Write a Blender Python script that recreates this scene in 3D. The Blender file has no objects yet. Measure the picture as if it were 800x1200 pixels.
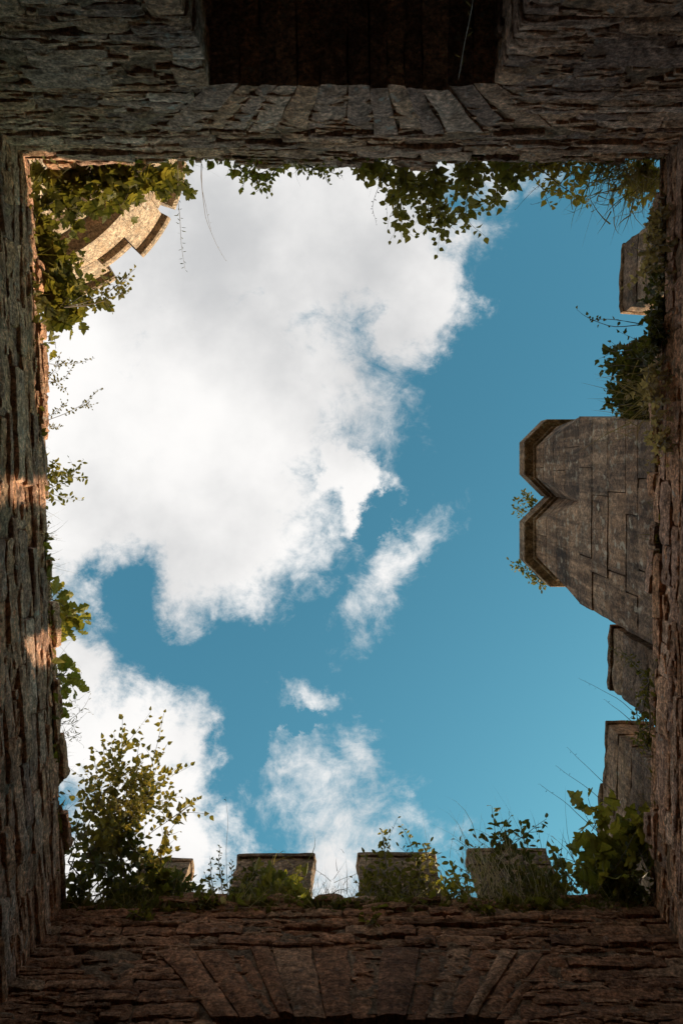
import bpy, math, random
from mathutils import Vector, Matrix, Euler, noise

random.seed(11)
R = math.radians
S = bpy.context.scene
COL = S.collection

# ------------------------------------------------------------------ camera
F = 800.0                    # focal length in photo pixels (photo 800 x 1200)
VX, VY = 405.0, 555.0        # where the zenith falls in the photo
CZ = 1.6                     # eye height above the floor
cam = bpy.data.cameras.new('camera')
cam.sensor_fit = 'VERTICAL'
cam.sensor_height = 36.0
cam.lens = 36.0 * F / 1200.0
cam.shift_x = (400 - VX) / 1200.0
cam.shift_y = (VY - 600) / 1200.0
cam.clip_start = 0.05
cam.clip_end = 5000
cam_o = bpy.data.objects.new('camera', cam)
cam_o.location = (0, 0, CZ)
cam_o.rotation_euler = (math.pi, 0, 0)          # straight up, image up = -Y
COL.objects.link(cam_o)
S.camera = cam_o

SUN_EL, SUN_AZ = 12.0, 43.5                      # azimuth from +Y towards +X

# ------------------------------------------------------------------ world: sky + clouds
def build_world():
    w = bpy.data.worlds.new('World'); S.world = w; w.use_nodes = True
    nt = w.node_tree; N = nt.nodes; L = nt.links
    N.clear()
    out = N.new('ShaderNodeOutputWorld'); bg = N.new('ShaderNodeBackground')
    bg.inputs['Strength'].default_value = 0.12
    L.new(bg.outputs[0], out.inputs[0])
    sky = N.new('ShaderNodeTexSky'); sky.sky_type = 'NISHITA'; sky.sun_disc = False
    sky.sun_elevation = R(SUN_EL); sky.sun_rotation = R(SUN_AZ)
    sky.air_density = 1.0; sky.dust_density = 2.6; sky.ozone_density = 1.6
    tint = N.new('ShaderNodeMix'); tint.data_type = 'RGBA'; tint.blend_type = 'MULTIPLY'
    tint.inputs[0].default_value = 1.0
    L.new(sky.outputs[0], tint.inputs[6]); tint.inputs[7].default_value = SKY_TINT
    tc = N.new('ShaderNodeTexCoord')
    sep = N.new('ShaderNodeSeparateXYZ'); L.new(tc.outputs['Generated'], sep.inputs[0])
    def math_(op, a, b=None, clamp=False):
        m = N.new('ShaderNodeMath'); m.operation = op; m.use_clamp = clamp
        for i, x in enumerate((a, b)):
            if x is None: continue
            if isinstance(x, (int, float)): m.inputs[i].default_value = x
            else: L.new(x, m.inputs[i])
        return m.outputs[0]
    zc = math_('MAXIMUM', sep.outputs[2], 0.08)
    comb = N.new('ShaderNodeCombineXYZ')
    L.new(math_('DIVIDE', sep.outputs[0], zc), comb.inputs[0])
    L.new(math_('DIVIDE', sep.outputs[1], zc), comb.inputs[1])
    uv = comb.outputs[0]
    def vec(op, a, b=None, sc=None):
        m = N.new('ShaderNodeVectorMath'); m.operation = op
        for i, x in enumerate((a, b)):
            if x is None: continue
            if isinstance(x, tuple): m.inputs[i].default_value = x
            else: L.new(x, m.inputs[i])
        if sc is not None: m.inputs['Scale'].default_value = sc
        return m.outputs['Value'] if op == 'LENGTH' else m.outputs[0]
    def noi(scale, detail, rough=0.55, src=uv, dist=0.0, col=False):
        n = N.new('ShaderNodeTexNoise'); n.inputs['Scale'].default_value = scale
        n.inputs['Detail'].default_value = detail; n.inputs['Roughness'].default_value = rough
        n.inputs['Distortion'].default_value = dist
        L.new(src, n.inputs['Vector'])
        return n.outputs['Color'] if col else n.outputs[0]
    w1 = vec('SCALE', vec('SUBTRACT', noi(4.0, 3, 0.5, col=True), (0.5, 0.5, 0.5)), sc=0.16)
    wuv = vec('ADD', uv, w1)
    w2 = vec('SCALE', vec('SUBTRACT', noi(13.0, 8, 0.66, col=True), (0.5, 0.5, 0.5)), sc=0.13)
    wuv = vec('ADD', wuv, w2)
    def blob(cx, cy, rx, ry, rot=0.0, wt=1.0, src=wuv):
        m = N.new('ShaderNodeMapping'); m.vector_type = 'TEXTURE'
        m.inputs['Location'].default_value = ((cx - VX) / F, (cy - VY) / F, 0)
        m.inputs['Rotation'].default_value = (0, 0, R(rot))
        m.inputs['Scale'].default_value = (rx / F, ry / F, 1)
        L.new(src, m.inputs[0])
        d = vec('LENGTH', m.outputs[0])
        return math_('MULTIPLY', math_('SUBTRACT', 1.0, d), wt)
    pos = [(330, 290, 225, 150), (250, 470, 225, 170), (225, 610, 180, 118), (485, 330, 72, 105),
           (410, 570, 50, 75), (80, 540, 170, 190), (60, 300, 260, 260), (330, 120, 330, 150),
           (130, 862, 135, 78), (50, 800, 95, 105), (175, 980, 100, 110), (90, 1060, 200, 100),
           (-250, 700, 260, 500),
           (462, 662, 84, 32, -52, .34), (364, 812, 30, 18, 25, .27), (378, 932, 92, 46, 45, .24),
           (392, 1015, 72, 68, 0, .38), (345, 900, 44, 26, 45, .22), (432, 968, 66, 30, 15, .2),
           (425, 885, 36, 20, 20, .2)]
    field = None
    for b in pos:
        o = blob(*b)
        field = o if field is None else math_('MAXIMUM', field, o)
    for b in [(158, 712, 44, 52), (225, 768, 120, 34, 12), (335, 846, 80, 18, 0), (275, 870, 34, 70, 0), (432, 615, 16, 46, 20)]:
        field = math_('MINIMUM', field, math_('MULTIPLY', blob(*b), -0.6))
    # unseen clouds elsewhere in the sky, cover added to neutralize light on the walls
    rad = vec('LENGTH', uv)
    far = N.new('ShaderNodeMapRange'); L.new(rad, far.inputs[0])
    far.inputs[1].default_value = 0.85; far.inputs[2].default_value = 1.5; far.interpolation_type = 'SMOOTHSTEP'
    dirn = math_('SUBTRACT', noi(2.6, 6, 0.6, src=tc.outputs['Generated']), 0.42)
    farf = math_('SUBTRACT', math_('MULTIPLY', math_('ADD', math_('MULTIPLY', dirn, 3.0), 0.6), far.outputs[0]), 0.6)
    field = math_('MAXIMUM', field, farf)
    n1 = math_('SUBTRACT', noi(6.0, 12, 0.68, dist=0.6), 0.5)
    n2 = math_('SUBTRACT', noi(24.0, 10, 0.70, dist=0.5), 0.5)
    fld = math_('ADD', field, math_('MULTIPLY', n1, 1.0))
    fld = math_('ADD', fld, math_('MULTIPLY', n2, 0.62))
    mr = N.new('ShaderNodeMapRange'); mr.interpolation_type = 'SMOOTHSTEP'
    L.new(fld, mr.inputs[0]); mr.inputs[1].default_value = -0.13; mr.inputs[2].default_value = 0.40
    mask = mr.outputs[0]
    # cloud body: thick parts go grey underneath, rims stay bright
    body = N.new('ShaderNodeMapRange'); body.interpolation_type = 'SMOOTHSTEP'
    L.new(math_('ADD', math_('MULTIPLY', noi(3.2, 7, 0.55), 1.0),
                math_('MULTIPLY', math_('MAXIMUM', blob(300, 270, 330, 210, 0, 1.0, uv), 0.0), 0.30)), body.inputs[0])
    body.inputs[1].default_value = 0.37; body.inputs[2].default_value = 0.84
    ccol = N.new('ShaderNodeMix'); ccol.data_type = 'RGBA'
    L.new(body.outputs[0], ccol.inputs[0])
    ccol.inputs[6].default_value = CLOUD_HI; ccol.inputs[7].default_value = CLOUD_LO
    mix = N.new('ShaderNodeMix'); mix.data_type = 'RGBA'
    L.new(mask, mix.inputs[0]); L.new(tint.outputs[2], mix.inputs[6]); L.new(ccol.outputs[2], mix.inputs[7])
    L.new(mix.outputs[2], bg.inputs['Color'])

SKY_TINT = (0.64, 1.44, 1.30, 1)
CLOUD_HI = (4.65, 4.58, 4.50, 1)
CLOUD_LO = (2.75, 2.78, 2.82, 1)
build_world()

sun = bpy.data.lights.new('sun', 'SUN'); sun.energy = 5.0; sun.angle = R(0.5); sun.color = (1.0, 0.79, 0.56)
sun_o = bpy.data.objects.new('sun', sun); COL.objects.link(sun_o)
sd = Vector((math.sin(R(SUN_AZ)) * math.cos(R(SUN_EL)), math.cos(R(SUN_AZ)) * math.cos(R(SUN_EL)), math.sin(R(SUN_EL))))
sun_o.rotation_euler = sd.to_track_quat('Z', 'Y').to_euler()
sun_o.location = sd * 40

S.view_settings.view_transform = 'Standard'
S.view_settings.look = 'None'
S.view_settings.gamma = 1.0
S.view_settings.use_curve_mapping = False
S.view_settings.exposure = 0.85
S.render.engine = 'CYCLES'

# ------------------------------------------------------------------ helpers
def W(px, py, h):
    """point at height h above the eye, in the direction of a photo pixel"""
    return Vector(((px - VX) / F * h, (py - VY) / F * h, h + CZ))

def mesh_from(name, vs, fs, mat=None, smooth=False):
    me = bpy.data.meshes.new(name)
    me.from_pydata([tuple(v) for v in vs], [], fs)
    me.update()
    if mat: me.materials.append(mat)
    if smooth:
        me.polygons.foreach_set('use_smooth', [True] * len(me.polygons))
    return me

def mk(name, me, parent=None, M=None):
    o = bpy.data.objects.new(name, me); COL.objects.link(o)
    if parent:
        o.parent = parent
    if M is not None:
        if parent: M = Matrix.Translation(-WL(parent)) @ M
        o.matrix_basis = M
    elif parent:
        o.matrix_basis = Matrix.Translation(-WL(parent))
    return o

_wl = {}
def WL(o):                      # world origin of a parent; every parent here is an untilted frame
    return _wl.get(o.name, Vector((0, 0, 0)))

def root(name, loc, label, cat, group=None, kind=None):
    o = bpy.data.objects.new(name, None); COL.objects.link(o)
    o.empty_display_size = 0.2
    o.location = loc; _wl[o.name] = Vector(loc)
    tag(o, label, cat, group, kind)
    return o

def tag(o, label=None, cat=None, group=None, kind=None):
    if label: o['label'] = label
    if cat: o['category'] = cat
    if group: o['group'] = group
    if kind: o['kind'] = kind
    return o

def box_vf(vs, fs, lo, hi, M=None):
    b = len(vs)
    for z in (lo[2], hi[2]):
        for x, y in ((lo[0], lo[1]), (hi[0], lo[1]), (hi[0], hi[1]), (lo[0], hi[1])):
            p = Vector((x, y, z)); vs.append(M @ p if M else p)
    for f in ((3, 2, 1, 0), (4, 5, 6, 7), (0, 1, 5, 4), (1, 2, 6, 5), (2, 3, 7, 6), (3, 0, 4, 7)):
        fs.append(tuple(b + i for i in f))

# ------------------------------------------------------------------ materials
def ramp(N, L, src, stops):
    r = N.new('ShaderNodeValToRGB'); L.new(src, r.inputs[0])
    el = r.color_ramp.elements
    while len(el) < len(stops): el.new(0.5)
    for e, (p, c) in zip(el, stops): e.position = p; e.color = (*c, 1) if len(c) == 3 else c
    return r.outputs[0]

def stone_mat(name, cols, lichen=0.3, lichen_col=(0.42, 0.40, 0.35), moss=0.15, bump=1.0, strata=1.9, spread=0.68, fine=1.0, lsc=13, stain=0.5, lth=(0.60, 0.42), streak=0.0):
    m = bpy.data.materials.new(name); m.use_nodes = True
    nt = m.node_tree; N = nt.nodes; L = nt.links
    bs = N['Principled BSDF']; bs.inputs['Roughness'].default_value = 0.88
    bs.inputs['Specular IOR Level'].default_value = 0.25
    geo = N.new('ShaderNodeNewGeometry'); oi = N.new('ShaderNodeObjectInfo')
    def noi(scale, detail=6, rough=0.6, vec=None, dist=0.0):
        n = N.new('ShaderNodeTexNoise'); n.inputs['Scale'].default_value = scale
        n.inputs['Detail'].default_value = detail; n.inputs['Roughness'].default_value = rough
        n.inputs['Distortion'].default_value = dist
        L.new(vec if vec else geo.outputs['Position'], n.inputs['Vector']); return n.outputs[0]
    def ma(op, a, b, clamp=False):
        q = N.new('ShaderNodeMath'); q.operation = op; q.use_clamp = clamp
        for i, x in enumerate((a, b)):
            if isinstance(x, (int, float)): q.inputs[i].default_value = x
            else: L.new(x, q.inputs[i])
        return q.outputs[0]
    def mixc(fac, a, b, mode='MIX'):
        q = N.new('ShaderNodeMix'); q.data_type = 'RGBA'; q.blend_type = mode
        for i, x in ((0, fac), (6, a), (7, b)):
            if isinstance(x, (int, float)): q.inputs[i].default_value = x
            elif isinstance(x, tuple): q.inputs[i].default_value = (*x, 1)
            else: L.new(x, q.inputs[i])
        return q.outputs[2]
    # each stone draws its own tone, then veins and stains across it
    mp = N.new('ShaderNodeMapping'); mp.inputs['Scale'].default_value = (1, 1, strata)
    L.new(geo.outputs['Position'], mp.inputs[0])
    sv = mp.outputs[0]
    base = ramp(N, L, ma('ADD', ma('MULTIPLY', oi.outputs['Random'], spread), ma('MULTIPLY', noi(2.3, 5), 1.0 - spread)),
                [(0.12, cols[0]), (0.38, cols[1]), (0.62, cols[2]), (0.88, cols[3])])
    vein = noi(11, 10, 0.72, sv, 0.5)
    c = mixc(0.85, base, ramp(N, L, vein, [(0.33, (0.26, 0.22, 0.20)), (0.47, (0.95, 0.92, 0.88)), (0.66, (2.1, 2.02, 1.92))]), 'MULTIPLY')
    c = mixc(stain, c, ramp(N, L, noi(1.7, 8, 0.68), [(0.34, (0.35, 0.31, 0.29)), (0.50, (1.0, 0.98, 0.95)), (0.7, (1.3, 1.28, 1.25))]), 'MULTIPLY')
    c = mixc(0.8, c, ramp(N, L, noi(34, 5, 0.7), [(0.34, (0.3, 0.28, 0.27)), (0.5, (0.95, 0.94, 0.92)), (0.64, (1.8, 1.75, 1.7))]), 'MULTIPLY')
    iron = ramp(N, L, noi(5.5, 6, 0.6), [(0.52, (0, 0, 0)), (0.68, (1, 1, 1))])
    c = mixc(ma('MULTIPLY', iron, 0.5), c, (0.20, 0.105, 0.05))
    if lichen > 0:
        ll = ramp(N, L, noi(lsc, 4, 0.55), [(lth[0], (0, 0, 0)), (lth[0] + 0.06, (1, 1, 1))])
        l2 = ramp(N, L, noi(2.1, 3, 0.5), [(lth[1], (0, 0, 0)), (lth[1] + 0.2, (1, 1, 1))])
        c = mixc(ma('MULTIPLY', ma('MULTIPLY', ll, l2), lichen), c, lichen_col)
        l3 = ramp(N, L, noi(48, 3, 0.5), [(0.66, (0, 0, 0)), (0.72, (1, 1, 1))])
        c = mixc(ma('MULTIPLY', l3, lichen * 0.8), c, lichen_col)
    if moss > 0:
        mo = ramp(N, L, noi(4.2, 7, 0.65), [(0.55, (0, 0, 0)), (0.70, (1, 1, 1))])
        c = mixc(ma('MULTIPLY', mo, moss), c, (0.07, 0.075, 0.025))
    if streak > 0:       # rain streaks running down the face
        ms = N.new('ShaderNodeMapping'); ms.inputs['Scale'].default_value = (5.5, 5.5, 0.55); L.new(geo.outputs['Position'], ms.inputs[0])
        st = ramp(N, L, noi(1.6, 6, 0.65, ms.outputs[0]), [(0.42, (0.30, 0.27, 0.25)), (0.56, (1.1, 1.08, 1.05))])
        c = mixc(streak, c, st, 'MULTIPLY')
    L.new(c, bs.inputs['Base Color'])
    b1 = N.new('ShaderNodeBump'); b1.inputs['Strength'].default_value = min(1.0, 0.9 * bump); b1.inputs['Distance'].default_value = 0.035 * bump
    L.new(noi(13, 10, 0.7, sv, 0.4), b1.inputs['Height'])
    b2 = N.new('ShaderNodeBump'); b2.inputs['Strength'].default_value = 0.7 * fine; b2.inputs['Distance'].default_value = 0.012
    L.new(noi(55, 6, 0.6), b2.inputs['Height']); L.new(b1.outputs[0], b2.inputs['Normal'])
    L.new(b2.outputs[0], bs.inputs['Normal'])
    return m

def leaf_mat(name, c1, c2, c3, trans=0.45):
    m = bpy.data.materials.new(name); m.use_nodes = True
    nt = m.node_tree; N = nt.nodes; L = nt.links
    bs = N['Principled BSDF']; bs.inputs['Roughness'].default_value = 0.55
    bs.inputs['Specular IOR Level'].default_value = 0.3
    geo = N.new('ShaderNodeNewGeometry'); oi = N.new('ShaderNodeObjectInfo')
    n = N.new('ShaderNodeTexNoise'); n.inputs['Scale'].default_value = 9; n.inputs['Detail'].default_value = 4
    L.new(geo.outputs['Position'], n.inputs['Vector'])
    a = N.new('ShaderNodeMath'); a.operation = 'MULTIPLY_ADD'
    L.new(oi.outputs['Random'], a.inputs[0]); a.inputs[1].default_value = 0.45
    b = N.new('ShaderNodeMath'); b.operation = 'MULTIPLY'; L.new(n.outputs[0], b.inputs[0]); b.inputs[1].default_value = 0.6
    L.new(b.outputs[0], a.inputs[2])
    col = ramp(N, L, a.outputs[0], [(0.25, c1), (0.52, c2), (0.85, c3)])
    L.new(col, bs.inputs['Base Color'])
    tr = N.new('ShaderNodeBsdfTranslucent')
    t2 = N.new('ShaderNodeMix'); t2.data_type = 'RGBA'; t2.blend_type = 'MULTIPLY'; t2.inputs[0].default_value = 1
    L.new(col, t2.inputs[6]); t2.inputs[7].default_value = (1.35, 1.25, 0.65, 1)
    L.new(t2.outputs[2], tr.inputs['Color'])
    mx = N.new('ShaderNodeMixShader'); mx.inputs[0].default_value = trans
    L.new(bs.outputs[0], mx.inputs[1]); L.new(tr.outputs[0], mx.inputs[2])
    L.new(mx.outputs[0], N['Material Output'].inputs['Surface'])
    return m

def plain_mat(name, c1, c2, scale=8, rough=0.9, bump=0.3):
    m = bpy.data.materials.new(name); m.use_nodes = True
    nt = m.node_tree; N = nt.nodes; L = nt.links
    bs = N['Principled BSDF']; bs.inputs['Roughness'].default_value = rough
    geo = N.new('ShaderNodeNewGeometry')
    n = N.new('ShaderNodeTexNoise'); n.inputs['Scale'].default_value = scale; n.inputs['Detail'].default_value = 7
    L.new(geo.outputs['Position'], n.inputs['Vector'])
    L.new(ramp(N, L, n.outputs[0], [(0.3, c1), (0.7, c2)]), bs.inputs['Base Color'])
    bp = N.new('ShaderNodeBump'); bp.inputs['Strength'].default_value = bump; bp.inputs['Distance'].default_value = 0.03
    L.new(n.outputs[0], bp.inputs['Height']); L.new(bp.outputs[0], bs.inputs['Normal'])
    return m

MAT = {}
MAT['slate'] = stone_mat('slate_rubble', [(0.23, 0.150, 0.122), (0.39, 0.255, 0.197), (0.45, 0.262, 0.160), (0.58, 0.42, 0.345)], lichen=0.7, moss=0.10, bump=1.5)
MAT['red'] = stone_mat('red_rubble', [(0.16, 0.08, 0.05), (0.26, 0.125, 0.07), (0.31, 0.145, 0.08), (0.32, 0.20, 0.13)], lichen=0.22, moss=0.2, bump=1.5)
MAT['brown'] = stone_mat('brown_rubble', [(0.26, 0.160, 0.125), (0.44, 0.265, 0.19), (0.50, 0.268, 0.155), (0.58, 0.41, 0.32)], lichen=0.65, moss=0.12, bump=1.5)
MAT['ashlar'] = stone_mat('grey_brown_ashlar', [(0.12, 0.080, 0.058), (0.185, 0.122, 0.085), (0.225, 0.142, 0.094), (0.27, 0.188, 0.135)], lichen=0.75, lichen_col=(0.44, 0.38, 0.30), moss=0.12, bump=0.6, strata=1.0, spread=0.75, lsc=9, stain=0.95, lth=(0.565, 0.36), streak=0.75)
MAT['gold'] = stone_mat('pale_sandstone', [(0.17, 0.12, 0.088), (0.225, 0.168, 0.128), (0.26, 0.19, 0.142), (0.30, 0.24, 0.19)], lichen=0.5, moss=0.05, bump=0.5, strata=1.0, spread=0.5)
MAT['mossy_shaded'] = stone_mat('mossy_stone_shaded', [(0.12, 0.082, 0.06), (0.19, 0.125, 0.086), (0.225, 0.146, 0.094), (0.28, 0.205, 0.15)], lichen=0.6, moss=0.35, bump=0.9, stain=0.8, streak=0.5)  # weathered, mossy stone; shade of averted faces and soffit put into its tone
MAT['core'] = stone_mat('earthy_mortar', [(0.13, 0.085, 0.058), (0.20, 0.13, 0.085), (0.24, 0.155, 0.10), (0.28, 0.20, 0.14)], lichen=0.15, moss=0.25, bump=1.3, strata=1.5)
MAT['soil'] = plain_mat('rim_soil', (0.035, 0.027, 0.018), (0.09, 0.065, 0.04), 14, bump=0.8)
MAT['maple'] = leaf_mat('lobed_leaf', (0.07, 0.068, 0.017), (0.135, 0.122, 0.027), (0.23, 0.19, 0.045), 0.55)
MAT['maple_y'] = leaf_mat('yellowing_leaf', (0.11, 0.115, 0.025), (0.18, 0.17, 0.035), (0.26, 0.21, 0.05), 0.5)
MAT['ivy'] = leaf_mat('ivy_leaf', (0.042, 0.046, 0.015), (0.075, 0.076, 0.02), (0.13, 0.118, 0.03), 0.42)
MAT['birch'] = leaf_mat('small_leaf', (0.075, 0.066, 0.019), (0.14, 0.115, 0.028), (0.22, 0.165, 0.04), 0.5)
MAT['ochre'] = leaf_mat('ochre_leaf', (0.15, 0.11, 0.026), (0.25, 0.18, 0.04), (0.36, 0.255, 0.065), 0.55)
MAT['dry'] = leaf_mat('dry_grass', (0.18, 0.135, 0.07), (0.30, 0.225, 0.125), (0.44, 0.35, 0.22), 0.45)
MAT['grass'] = leaf_mat('green_grass', (0.065, 0.064, 0.018), (0.12, 0.108, 0.029), (0.20, 0.165, 0.05), 0.45)
MAT['stem'] = plain_mat('brown_stem', (0.05, 0.035, 0.022), (0.11, 0.08, 0.05), 20, bump=0.1)
MAT['deadstem'] = plain_mat('dead_ivy_stem', (0.16, 0.13, 0.10), (0.34, 0.29, 0.24), 20, bump=0.1)
MAT['ground'] = plain_mat('trodden_earth', (0.05, 0.055, 0.02), (0.10, 0.10, 0.045), 1.5)
MAT['floor'] = plain_mat('trodden_gravel', (0.20, 0.16, 0.115), (0.33, 0.27, 0.20), 6)

# ------------------------------------------------------------------ stones
def stone_mesh(seed, mat, nx=9, ny=3, nz=5, k=9.0, amp=(0.03, 0.11, 0.10), smooth=True):
    vs, fs, idx = [], [], {}
    off = Vector((seed * 7.31, seed * 3.17, seed * 1.93))
    def vert(i, j, l):
        key = (i, j, l)
        if key in idx: return idx[key]
        p = Vector((2 * i / nx - 1, 2 * j / ny - 1, 2 * l / nz - 1))
        r = (abs(p.x) ** k + abs(p.y) ** k + abs(p.z) ** k) ** (1 / k)
        mx = max(abs(p.x), abs(p.y), abs(p.z))
        q = p * (mx / r)
        s = Vector((q.x * 1.6, q.y * 0.8, q.z * 0.8))
        d = noise.noise_vector(s + off) * 0.6 + noise.noise_vector(s * 2.6 + off) * 0.5 + noise.noise_vector(s * 6 + off) * 0.3
        q = q * 0.5 + Vector((d.x * amp[0], d.y * amp[1], d.z * amp[2])) * 0.9
        idx[key] = len(vs); vs.append(q); return idx[key]
    for i in range(nx):
        for l in range(nz):
            fs.append((vert(i, ny, l), vert(i, ny, l + 1), vert(i + 1, ny, l + 1), vert(i + 1, ny, l)))
            fs.append((vert(i, 0, l), vert(i + 1, 0, l), vert(i + 1, 0, l + 1), vert(i, 0, l + 1)))
        for j in range(ny):
            fs.append((vert(i, j, 0), vert(i, j + 1, 0), vert(i + 1, j + 1, 0), vert(i + 1, j, 0)))
            fs.append((vert(i, j, nz), vert(i + 1, j, nz), vert(i + 1, j + 1, nz), vert(i, j + 1, nz)))
    for j in range(ny):
        for l in range(nz):
            fs.append((vert(0, j, l), vert(0, j, l + 1), vert(0, j + 1, l + 1), vert(0, j + 1, l)))
            fs.append((vert(nx, j, l), vert(nx, j + 1, l), vert(nx, j + 1, l + 1), vert(nx, j, l + 1)))
    me = mesh_from('stone', vs, fs, mat, False)
    if smooth:
        # soft across each split face, hard at its arrises
        me.polygons.foreach_set('use_smooth', [True] * len(me.polygons))
        try: me.set_sharp_from_angle(angle=R(28))
        except Exception: pass
    return me

_sv = {}
def stone_variant(matkey, style='rubble'):
    key = (matkey, style)
    if key not in _sv:
        if style == 'rubble':
            _sv[key] = [stone_mesh(i + 1, MAT[matkey], k=random.uniform(8, 18), amp=(0.045, 0.11, 0.15)) for i in range(14)]
        elif style == 'slab':
            _sv[key] = [stone_mesh(i + 31, MAT[matkey], k=random.uniform(14, 26), amp=(0.03, 0.06, 0.07)) for i in range(8)]
        else:
            _sv[key] = [stone_mesh(i + 61, MAT[matkey], 5, 3, 3, k=random.uniform(40, 70), amp=(0.006, 0.012, 0.010)) for i in range(8)]
    return random.choice(_sv[key])

class Frame:
    """a wall line in plan: a -> b, with n pointing into the room"""
    def __init__(s, a, b):
        s.a = Vector((*a, 0)); s.b = Vector((*b, 0))
        s.t = (s.b - s.a).normalized(); s.len = (s.b - s.a).length
        s.n = Vector((-s.t.y, s.t.x, 0)); s.rot = math.atan2(s.t.y, s.t.x)
        s.M = Matrix.Translation(s.a) @ Matrix.Rotation(s.rot, 4, 'Z')
    def p(s, u, d, h): return s.a + s.t * u + s.n * d + Vector((0, 0, h + CZ))
    def u_at(s, P): return (Vector((P[0], P[1], 0)) - s.a).dot(s.t)

def put_stone(fr, par, u0, u1, h0, h1, d_front, depth, matkey, style='rubble', gap=0.004, tilt=2.6, name='stone'):
    L_, H_ = u1 - u0 - gap, h1 - h0 - gap
    c = fr.p((u0 + u1) / 2, d_front - depth / 2, (h0 + h1) / 2)
    flip = random.choice((0, math.pi)) if style != 'ashlar' else 0
    M = (Matrix.Translation(c) @ Matrix.Rotation(fr.rot + R(random.uniform(-tilt, tilt)), 4, 'Z')
         @ Matrix.Rotation(R(random.uniform(-tilt, tilt)), 4, 'Y') @ Matrix.Rotation(R(random.uniform(-2, 2) * tilt), 4, 'X')
         @ Matrix.Rotation(flip, 4, 'Y')
         @ Matrix.Diagonal((L_ * (1.0 if style == 'ashlar' else 1.04), depth, H_ * (1.0 if style == 'ashlar' else 1.06), 1)))
    return mk(name, stone_variant(matkey, style), par, M)

def courses(fr, par, h_lo, h_hi, u_lo, u_hi, matkey, hr=(0.07, 0.15), lr=(0.2, 0.65), depth=0.24, excl=None, ragged=0.25, proud=0.03):
    h = h_lo
    while h < h_hi - 0.03:
        ch = random.uniform(*hr) * random.choice((0.6, 0.9, 1.05, 1.5))
        if h + ch > h_hi: ch = max(0.06, h_hi - h)
        spans = [(u_lo, u_hi)]
        if excl:
            for e in excl(h, h + ch):
                nxt = []
                for a, b in spans:
                    if e[1] <= a or e[0] >= b: nxt.append((a, b)); continue
                    if e[0] - a > 0.08: nxt.append((a, e[0]))
                    if b - e[1] > 0.08: nxt.append((e[1], b))
                spans = nxt
        last = h + ch >= h_hi - 0.03
        for a, b in spans:
            u = a
            while u < b - 0.05:
                l = random.uniform(*lr) * (0.7 + 0.5 * random.random())
                if u + l > b - 0.13: l = b - u
                if not (last and random.random() < ragged):
                    if ch > 0.11 and l > 0.3 and random.random() < 0.28:      # a pair of thin slates in place of one stone
                        s = random.uniform(0.4, 0.6)
                        put_stone(fr, par, u, u + l, h, h + ch * s, random.uniform(-0.015, proud * 0.75), depth, matkey)
                        put_stone(fr, par, u, u + l, h + ch * s, h + ch, random.uniform(-0.015, proud * 0.75), depth, matkey)
                    else:
                        dz = random.uniform(-0.008, 0.008)
                        put_stone(fr, par, u, u + l, h + dz, h + ch + dz, random.uniform(-0.015, proud * 0.75), depth, matkey)
                u += l
        h += ch

def chips(fr, par, n, h_lo, h_hi, matkey, excl=None):
    """slivers of slate pinned into the joints: too many and too small to pick apart"""
    vs, fs = [], []
    tmpl = [stone_mesh(90 + i, None, 4, 2, 2, 12, (0.05, 0.18, 0.2), False) for i in range(6)]
    for _ in range(n):
        l, hh = random.uniform(0.05, 0.24), random.uniform(0.014, 0.045)
        u, h = random.uniform(0, fr.len), random.uniform(h_lo, h_hi)
        if excl and any(a - l / 2 < u < b + l / 2 for a, b in excl(h - 0.05, h + 0.05)): continue
        M = (Matrix.Translation(fr.p(u, random.uniform(-0.060, -0.030), h)) @ Matrix.Rotation(fr.rot + R(random.uniform(-6, 6)), 4, 'Z')
             @ Matrix.Rotation(R(random.gauss(0, 4)), 4, 'Y') @ Matrix.Diagonal((l, 0.10, hh, 1)))
        me = random.choice(tmpl); b = len(vs)
        vs += [M @ v.co for v in me.vertices]; fs += [tuple(b + q for q in p.vertices) for p in me.polygons]
    for t in tmpl: bpy.data.meshes.remove(t)
    mk('slate_chips', mesh_from('slate_chips', vs, fs, MAT[matkey]), par)['kind'] = 'stuff'

# plan of the ruined tower at rim height (from the four inner corners)
H = 6.0
def plan(px, py): p = W(px, py, H); return (p.x, p.y)
A, B, C, D = plan(33, 188), plan(779, 186), plan(764, 1062), plan(74, 1062)
fT, fR_, fB, fL = Frame(A, B), Frame(B, C), Frame(C, D), Frame(D, A)
TH = 0.95

def wall_root(fr, label):
    m = fr.p(fr.len / 2, -TH / 2, -CZ)
    return root('tower_wall', m, label, 'wall', 'inner walls of the roofless tower')

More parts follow.
